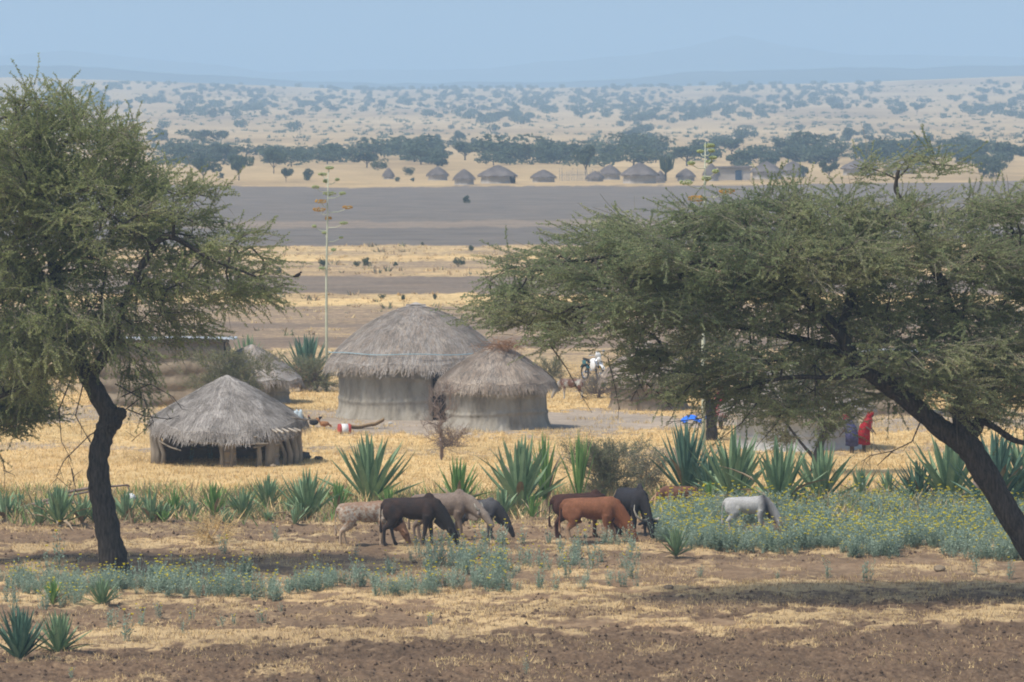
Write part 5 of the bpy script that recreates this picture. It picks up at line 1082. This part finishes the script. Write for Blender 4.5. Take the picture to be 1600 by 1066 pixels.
g = G(538, 678); t_ = thing('plastic_drum', 'small red and white plastic drum lying on its side by the largest hut', 'drum', (g[0], g[1], .17), math.radians(15))
m = MB(); add_loft(m, [(-.21, 0, 0), (-.20, 0, 0), (-.12, 0, 0), (-.115, 0, 0)], [.14, .165, .17, .165], n=20); add_loft(m, [(.115, 0, 0), (.12, 0, 0), (.20, 0, 0), (.21, 0, 0)], [.165, .17, .165, .14], n=20); m.build('red_ends', M['red_plastic'], t_, smooth=True)
m = MB(); add_loft(m, [(-.117, 0, 0), (0, 0, 0), (.117, 0, 0)], [.166, .168, .166], n=20); m.build('body', M['white'], t_, smooth=True)
m = MB(); add_loft(m, [(.205, .04, .09), (.25, .04, .10)], [.035, .03], n=10); m.build('cap', M['red_plastic'], t_)
g = G(572, 670); mb = MB(); xs = np.linspace(-.62, .62, 26); V = []
for x in xs:
    for a in np.linspace(-1, 1, 9): V.append([x, a * .2, .04 + .10 * a * a + .05 * math.sin(x * 5) + max(0, x - .3) ** 1.3 * .95])
F = [[i * 9 + j, i * 9 + j + 1, (i + 1) * 9 + j + 1, (i + 1) * 9 + j] for i in range(25) for j in range(8)]; mb.add(V, F)
o = mb.build('animal_hide', M['hide'], smooth=True, loc=(g[0], g[1], 0)); o.modifiers.new('thickness', 'SOLIDIFY').thickness = .03; tag(o, 'stiff tan hide with upturned end lying right of the red and white drum', 'hide')
def rock(label, px, py, r, seed, mat='stone', name='stone'):
    g = G(px, py); rs = np.random.RandomState(seed); m = MB(); add_ell(m, (0, 0, r * .4), (r, r * .8, r * .6), n=9, m=7); V = m.V[0]; V += rs.normal(0, r * .07, V.shape)
    tag(m.build(name, M[mat], loc=(g[0], g[1], terr(g[0], g[1])), smooth=False), label, name)
rock('small dark stone in the straw right of the thatched shed', 498, 722, .13, 1); rock('dark boulder at the right foot of the thatched shed', 470, 722, .28, 2); rock('pale stone in the yard in front of the largest hut', 610, 663, .07, 3, 'mud_pale')
rock('grey-brown clod in the straw below the thatched shed', 427, 733, .10, 4, 'mud_brown', 'clod'); rock('brown earth clod among weeds right of the leaning acacia foot', 285, 885, .16, 5, 'mud_brown', 'clod')
rock('dark earth clod at the top of the lower straw strip in the middle', 1045, 925, .11, 6, 'mud_brown', 'clod'); rock('reddish earth clod in the straw strip at the right', 1468, 895, .14, 7, 'mud_brown', 'clod')

# blue sheet spread over a low rail
gT = G(1088, 662); root = thing('blue_sheet', 'bright blue plastic sheet draped over a low rack behind the right flower stalk', 'sheet', (gT[0], gT[1], 0))
mb = MB(); nx, ny = 34, 12; V = []; rs = np.random.RandomState(2)
for i in range(nx):
    for j in range(ny):
        u = i / (nx - 1.); v = j / (ny - 1.) * 2 - 1; top = .14 + .34 * u + .07 * math.sin(u * 7) - .16 * math.exp(-((u - .62) / .1) ** 2)
        V.append([(u - .5) * 1.05, v * .30 + .03 * math.sin(u * 9 + v), top * (1 - (.62 + .12 * math.sin(u * 13)) * abs(v) ** 1.3) + .03 * math.sin(u * 23 + v * 5) * abs(v)])
F = [[i * ny + j, i * ny + j + 1, (i + 1) * ny + j + 1, (i + 1) * ny + j] for i in range(nx - 1) for j in range(ny - 1)]; mb.add(V, F); o = mb.build('cover', M['tarp'], root, smooth=True); o.modifiers.new('thickness', 'SOLIDIFY').thickness = .01
m = MB(); add_loft(m, [(-.55, 0, .10), (.5, 0, .44)], [.02, .02], n=6)
for x in (-.45, 0, .42): add_loft(m, [(x, 0, 0), (x, 0, .28 + .25 * (x + .5))], [.025, .02], n=6)
m.build('rack', M['wood'], root)
# rag on the shed eave, white bag in the agave
mb = MB(); V = []
for i in range(8):
    for j in range(6): V.append([(i / 7. - .5) * .26, .02 * math.sin(i * 1.7 + j), -(j / 5.) * .3 - .04 * math.sin(i * 2.)])
F = [[i * 6 + j, i * 6 + j + 1, (i + 1) * 6 + j + 1, (i + 1) * 6 + j] for i in range(7) for j in range(5)]; mb.add(V, F)
o = mb.build('rag', nmat('pale_rag', (.42, .52, .58), (.62, .7, .74), 4, bump=0), loc=tuple(P(466, 641, gS[1] + 1.9)), smooth=True); o.modifiers.new('thickness', 'SOLIDIFY').thickness = .01; tag(o, 'pale blue rag hanging at the right eave of the thatched shed', 'rag')
g = G(204, 812); m = MB(); rs = np.random.RandomState(6); add_ell(m, (0, 0, 0), (.14, .11, .12), n=12, m=9); V = m.V[0]; V += rs.normal(0, .016, V.shape)
tag(m.build('plastic_bag', M['white'], smooth=True, loc=(g[0], g[1] - .2, .60)), 'crumpled white plastic bag caught in the agave row right of the leaning trunk', 'bag')
# fallen branches behind the left agaves
for k, (a, b, lab) in enumerate([((18, 798), (140, 768), 'long fallen branch sloping up behind the leftmost agaves'), ((40, 806), (104, 782), 'shorter fallen branch below the long one at the left'), ((88, 780), (150, 798), 'fallen branch sloping down to the leaning acacia trunk'), ((76, 774), (200, 758), 'thin reddish stick lying in the straw behind the acacia trunk')]):
    D = DG(800) + k * .3; p0 = P(*a, D); p1 = P(*b, D); o0 = np.array([p0[0], D, 0.]); p0 = p0 - o0; p1 = p1 - o0
    p0[2] = max(p0[2], .03); m = MB(); add_loft(m, [p0, (p0 + p1) / 2 + np.array([0, 0, .05]), p1, p1 * np.array([1, 1, 1]) + np.array([.06, .02, -.05])], [.045, .04, .025, .012], n=7); add_loft(m, [(p0 + p1) / 2, (p0 + p1) / 2 * np.array([1.0, 1, 0]) + np.array([.1, .1, 0])], [.02, .012], n=5); add_loft(m, [p1, [p1[0] + .1, .1, -.02]], [.02, .012], n=5)
    tag(m.build('fallen_branch', M['bare_twig'], loc=tuple(o0), smooth=True), lab, 'branch')
# stump by the right trunk
g = G(1528, 800); m = MB(); add_loft(m, [(0, 0, -.05), (.01, 0, .3), (-.03, 0, .62), (-.10, 0, .85)], [.13, .10, .09, .05], n=9, noise=.1, rs=np.random.RandomState(1)); tag(m.build('tree_stump', M['bare_twig'], loc=tuple(g), smooth=True), 'pale reddish stump under the thick leaning trunk', 'stump')
# bird at the tip of the left acacia
p = P(466, 431, DL - 1.2); root = thing('bird', 'small black bird perched at the right tip of the left acacia', 'bird', p); m = MB(); add_loft(m, [(-.12, 0, -.03), (-.05, 0, 0), (0, 0, .02), (.05, 0, .05)], [.012, .035, .045, .03], n=9); add_ell(m, (.06, 0, .08), (.028, .022, .024)); add_loft(m, [(.08, 0, .08), (.11, 0, .075)], [.008, .002], n=5); me = bake(m, .007, 1); me.materials.append(M['black']); link_mesh('body', me, root)
m = MB(); add_loft(m, [(-.55, .0, -.02), (-.2, 0, -.04), (.02, 0, -.03)], [.01, .008, .006], n=5); m.build('perch', M['twig'], root)

# ============================================================ weeds with yellow flowers
def weed(seed, H=.75, fl=3):
    rs = np.random.RandomState(seed); mb = MB(); ns = rs.randint(5, 8)
    for s_ in range(ns):
        az = rs.uniform(0, 6.28); ln = H * rs.uniform(.6, 1.1); lean = rs.uniform(.1, .42); b = np.array([rs.normal(0, .05), rs.normal(0, .05), 0]); e = b + np.array([math.cos(az) * lean * ln, math.sin(az) * lean * ln, ln]); md = (b + e) / 2 + np.array([0, 0, .05])
        V, F = tubes([b, md], [md, e], [.008, .006], [.006, .004], 3); mb.add(V, F, 0)
        for k in range(12):
            u = .12 + .88 * k / 12.; p = b + (e - b) * u; a = k * 2.4 + rs.rand(); q = unit(np.array([math.cos(a), math.sin(a), .45 + .4 * rs.normal()])); L = .13 * rs.uniform(.6, 1.3) * (1.1 - .4 * u); sd_ = unit(np.cross(q, [0, 0, 1])) * L * .22
            mb.add([p, p + q * L * .35 + sd_, p + q * L * .5 + sd_ * .3, p + q * L * .72 + sd_ * .8, p + q * L, p + q * L * .72 - sd_ * .8, p + q * L * .5 - sd_ * .3, p + q * L * .35 - sd_], [[0, 1, 2, 7], [2, 3, 4, 6], [7, 2, 6, 6], [6, 4, 5, 5]][:2] + [[0, 2, 6, 7], [6, 4, 5, 6]], 0) if False else mb.add([p, p + q * L * .5 + sd_, p + q * L, p + q * L * .5 - sd_], [[0, 1, 2, 3]], 0)
        if s_ < fl:
            a0 = rs.rand(); c = e + np.array([0, 0, .02])
            for k in range(5):
                a = a0 + k * 1.257; d = np.array([math.cos(a), math.sin(a), .9]) * .040; d2 = np.array([-math.sin(a), math.cos(a), 0]) * .025; mb.add([c, c + d * .8 + d2, c + d * 1.25, c + d * .8 - d2], [[0, 1, 2, 3]], 1)
    return mb
WD = [weed(300 + i, H=[.62, .8, .7, .9, .55, .75][i], fl=[3, 2, 4, 2, 0, 1][i]).arrays() for i in range(6)]
def weed_patch(name, label, poly, dens, seed, sc=(.75, 1.1), edge=.25, noisef=.5, flowers=.5):
    """poly: list of (px, ytop, ybottom)"""
    rs = np.random.RandomState(seed); mb = MB(); a = np.array(poly, float); n = 0; ar = 0
    for i in range(dens):
        px = rs.uniform(a[0, 0], a[-1, 0]); y0 = np.interp(px, a[:, 0], a[:, 1]); y1 = np.interp(px, a[:, 0], a[:, 2]); D = rs.uniform(DG(y1), DG(y0)); py_ = None
        x = (px - 800) / F_PX * D
        if float(fbm(np.array([[x * .9]]), np.array([[D * .5]]), seed + 3, 3)[0, 0]) < noisef * rs.uniform(.75, 1.1): continue
        if 5.25 < x < 6.9 and 149.5 < D < 153.4 and rs.rand() < .85: continue
        th = rs.uniform(0, 6.28); s_ = rs.uniform(*sc); c_, sn = math.cos(th) * s_, math.sin(th) * s_; k = rs.randint(0, 4) if rs.rand() < flowers else rs.randint(4, 6)
        mb.merge(WD[k], np.array([[c_, -sn, 0], [sn, c_, 0], [0, 0, s_]]), (x, D, terr(x, D) - .02))
    return tag(mb.build(name, [M['weed'], M['flower']]), label, 'weeds', kind='stuff')
weed_patch('flowering_weeds', 'wide bed of blue-green weeds dotted with yellow flowers around the white calf', [(1022, 815, 848), (1080, 797, 862), (1200, 800, 866), (1300, 796, 872), (1450, 796, 876), (1640, 795, 880)], 3000, 1, noisef=.47, sc=(.34, .95), flowers=.5)
weed_patch('flowering_weeds', 'strip of blue-green weeds with yellow flowers in front of the left cattle group', [(180, 905, 928), (260, 908, 936), (420, 906, 940), (560, 904, 938), (640, 884, 936), (720, 872, 935), (800, 885, 928)], 700, 2, noisef=.45, sc=(.36, .8), flowers=.25)
weed_patch('flowering_weeds', 'weed patch at the left edge beside the small bright agave', [(-20, 905, 955), (60, 905, 955), (185, 910, 945)], 170, 3, noisef=.42, sc=(.45, .7), flowers=.3)
weed_patch('flowering_weeds', 'thin scatter of weeds between the left cattle and the red-brown cow', [(640, 850, 900), (760, 850, 925), (900, 850, 930), (1000, 850, 930)], 170, 4, noisef=.5, sc=(.4, .75), flowers=.2)
WM = []
for i, w_ in enumerate(WD): q = MB(); q.merge(w_); WM.append(q.mesh('weed', [M['weed'], M['flower']]))
rsW = np.random.RandomState(12)
for (px, py, sc, lab) in [(92, 895, 1.3, 'tall grey-green weed left of the leaning trunk, upper one'), (75, 905, 1.0, 'pale weed left of the tall grey-green one'), (104, 912, .9, 'weed just below the tall grey-green one'), (45, 915, .7, 'small weed near the left edge below the straw strip'),
                          (175, 985, .9, 'weed below the foot of the leaning acacia, upper left of three'), (200, 1005, 1.0, 'weed lowest of the three below the leaning acacia foot'), (222, 982, .7, 'weed right of the three below the leaning acacia foot'), (248, 968, .6, 'small weed in the straw, right of the three'),
                          (298, 972, .5, 'very small weed in the brown strip, left'), (345, 980, .6, 'rounded small weed in the brown strip'), (366, 978, .45, 'tiny weed touching the rounded small one'), (410, 975, .6, 'small weed in the brown strip, right of the rounded one'), (285, 995, .5, 'lone weed in the lower straw strip'), (440, 955, .4, 'tiny weed under the end of the flower strip'),
                          (112, 1058, .5, 'tiny weed with a yellow flower at the bottom of the ploughed soil, left'), (822, 1060, .5, 'tiny weed at the bottom middle of the ploughed soil'), (672, 980, .6, 'thin weed alone in the straw below the flower strip'), (845, 925, .9, 'bushy weed right of the flower strip'), (885, 905, .9, 'weed below the red-brown cow'),
                          (928, 892, 1.2, 'tall pale weed in front of the red-brown cow head'), (905, 860, .8, 'weed at the belly of the red-brown cow'), (990, 905, .8, 'weed between the lone small agave and the tall pale weed'), (952, 918, .6, 'small weed left of the lone small agave'), (1094, 905, .6, 'weed with a yellow flower right of the lone small agave'),
                          (1295, 905, .7, 'weed with a yellow flower in the right straw strip, left of the tallest'), (1355, 910, 1.0, 'tallest weed in the right straw strip'), (1525, 900, .9, 'flowering weed near the right edge in the straw'), (1580, 905, .8, 'weed at the right edge of the straw strip'), (1215, 910, .4, 'tiny weed in the brown soil at the right'),
                          (328, 722, .8, 'flowering weed in front of the shed opening'), (300, 724, .7, 'grey-green weed at the left side of the shed opening'), (440, 724, .55, 'weed by the right posts of the shed'), (290, 800, .5, 'pale weed behind the agave row under the shed'), (780, 865, 1.0, 'tall weed right of the grey calf nose'),
                          (758, 862, 1.05, 'tall weed covering the grey calf head'), (655, 868, .6, 'weed by the dark cow front hooves'), (555, 872, .5, 'small weed under the speckled cow'), (702, 862, .7, 'weed with flowers at the dark cow nose'), (350, 866, .9, 'pale weed below the broom bush'), (430, 850, .7, 'faint weed right of the broom bush')]:
    g = G(px, py); o = link_mesh('weed_plant', WM[rsW.randint(6)], None, (g[0], g[1], terr(g[0], g[1]) - .01), rsW.uniform(0, 6.28), sc * .9); tag(o, lab, 'weed', 'single weeds in the fields')

# ============================================================ dry grass
def grass(name, label, region, n, h, seed, mats, thr=.45, wd=.010, key=0):
    rs = np.random.RandomState(seed); D = rs.uniform(region[0], region[1], n); X = rs.uniform(-1, 1, n) * (D * .105 + 3); m = masks(X[None], D[None]); k = m[0][0]
    cl = fbm(X * .9, D * .6, seed + 2, 3)
    keep = (k * .75 + cl * .55 > thr + rs.uniform(-.12, .12, n)) if key == 0 else (m[1][0] > .3) & (cl > .52)
    X = X[keep]; D = D[keep]; m = m[:, :, keep]; Z = height(X[None], D[None], m)[0]; nb = 4; N = len(X) * nb
    B_ = np.repeat(np.stack([X, D, Z - .02], 1), nb, 0) + np.concatenate([rs.normal(0, .05, (N, 2)), np.zeros((N, 1))], 1)
    hh = h * rs.uniform(.4, 1.2, N) * np.repeat(.6 + .8 * cl[keep], nb); T = B_ + np.stack([rs.normal(0, .4, N) * hh, rs.normal(0, .4, N) * hh, hh], 1); a = rs.uniform(0, np.pi, N); s_ = np.stack([np.cos(a), np.sin(a) * .4, a * 0], 1) * wd
    V = np.stack([B_ - s_, B_ + s_, T], 1).reshape(-1, 3); mb = MB(); mb.add(V, np.arange(N * 3).reshape(-1, 3), rs.randint(0, len(mats), N))
    return tag(mb.build(name, mats), label, 'grass', kind='stuff')
grass('dry_grass', 'golden dry grass covering the open ground round the huts', (163, 250), 105000, .12, 1, [M['straw']] * 5 + [M['straw_dull']], wd=.012)
grass('dry_grass', 'short straw in strips between the ploughed ground in front', (108, 163), 70000, .10, 2, [M['straw'], M['straw_dull'], M['straw_dull']], thr=.62)
grass('stubble', 'sparse broken stubble on the ploughed soil', (106, 165), 26000, .07, 3, [M['straw'], M['straw_dull']], key=1)
def tufts(name, label, cat, D0, D1, n, h, seed, mats, cond, wd, nb=9, kind='stuff'):
    rs = np.random.RandomState(seed); D = D0 + (D1 - D0) * rs.uniform(0, 1, n) ** .8; X = rs.uniform(-1, 1, n) * (D * .10 + 3); m = masks(X[None], D[None]); keep = cond(X, D, m[:, 0], rs); X = X[keep]; D = D[keep]; Z = height(X[None], D[None], m[:, :, keep])[0]
    N = len(X) * nb; sz = np.repeat(rs.uniform(.4, 1.3, len(X)), nb) * h; B_ = np.repeat(np.stack([X, D, Z - .02], 1), nb, 0); B_[:, :2] += rs.normal(0, .5, (N, 2)) * sz[:, None]; v = rs.normal(0, .45, (N, 3)); v[:, 2] = rs.uniform(.4, 1.1, N); T = B_ + v * sz[:, None]; a = rs.uniform(0, np.pi, N); s_ = np.stack([np.cos(a), np.sin(a) * .4, a * 0], 1) * wd * sz[:, None]
    mb = MB(); mb.add(np.stack([B_ - s_, B_ + s_, T], 1).reshape(-1, 3), np.arange(N * 3).reshape(-1, 3), rs.randint(0, len(mats), N)); return tag(mb.build(name, mats), label, cat, kind=kind)
tufts('straw_tufts', 'ragged straw tufts along the yellow strips of the plain', 'grass', 250, 700, 16000, .2, 61, [M['straw'], M['straw_dull']], lambda X, D, m, rs: m[0] + rs.uniform(-.25, .25, len(X)) > .55, .16)
tufts('plain_scrub', 'sparse grey-green scrub speckling the middle plain', 'scrub', 250, 720, 2600, .38, 62, [M['leaf_grey'], M['leaf_bush'], M['straw_dull']], lambda X, D, m, rs: (fbm(X * .09, D * .05, 64, 3) > .52) & (m[1] < .5), .16)
tufts('hedge_undergrowth', 'dry grass and green shoots tangled along the foot of the agave row', 'undergrowth', 156, 168, 5200, .42, 63, [M['straw_dull'], M['agave_light'], M['straw'], M['leaf_bush']], lambda X, D, m, rs: (fbm(X * .8, D * .9, 65, 3) > .44) & (proj_np(X, D)[0] < 1650), .05, nb=12)
tufts('far_scrub', 'speckle of dry scrub over the far slope', 'scrub', 1000, 3900, 5000, .9, 66, [M['leaf_far']], lambda X, D, m, rs: (fbm(X * .02, D * .008, 67, 3) > .47), .22, nb=16)
# clods on the ploughed soil
rs = np.random.RandomState(15); n = 15000; D = rs.uniform(107, 160, n); X = rs.uniform(-1, 1, n) * (D * .1 + 2); m = masks(X[None], D[None]); keep = (m[1][0] > .35) & (rs.rand(n) < .35 + m[1][0] * .6); X = X[keep]; D = D[keep]; Z = height(X[None], D[None], m[:, :, keep])[0]; n = len(X)
ico = np.array([[1, 0, 0], [-1, 0, 0], [0, 1, 0], [0, -1, 0], [0, 0, 1], [0, 0, -1]], float); fc = np.array([[0, 2, 4], [2, 1, 4], [1, 3, 4], [3, 0, 4], [2, 0, 5], [1, 2, 5], [3, 1, 5], [0, 3, 5]])
V = ico[None] * rs.uniform(.6, 1.3, (n, 6, 1)) * (rs.uniform(.01, .05, n) * rs.uniform(.6, 1.4, n) ** 1.0)[:, None, None] + rs.normal(0, .006, (n, 6, 3)) + np.stack([X, D, Z + .005], 1)[:, None]
mb = MB(); mb.add(V.reshape(-1, 3), (fc[None] + np.arange(n)[:, None, None] * 6).reshape(-1, 3)); tag(mb.build('soil_clods', nmat('clod_soil', (.06, .04, .028), (.15, .10, .066), 2.5)), 'loose clods of dark ploughed soil', 'soil', kind='stuff')

# ============================================================ air
mb = MB(); add_box(mb, (-3600, -60, -17), (3600, 21000, 215)); hz = mb.build('haze', []); tag(hz, 'pale blue haze lying over the plain', 'haze', kind='stuff')
mt, t, o = nodes('haze_air'); pv = t.nodes.new('ShaderNodeVolumePrincipled'); pv.inputs['Color'].default_value = (.51, .735, .99, 1); pv.inputs['Density'].default_value = 3.0e-4; pv.inputs['Anisotropy'].default_value = 0.0
lk(t, pv.outputs[0], o.inputs['Volume']); hz.data.materials.append(mt)
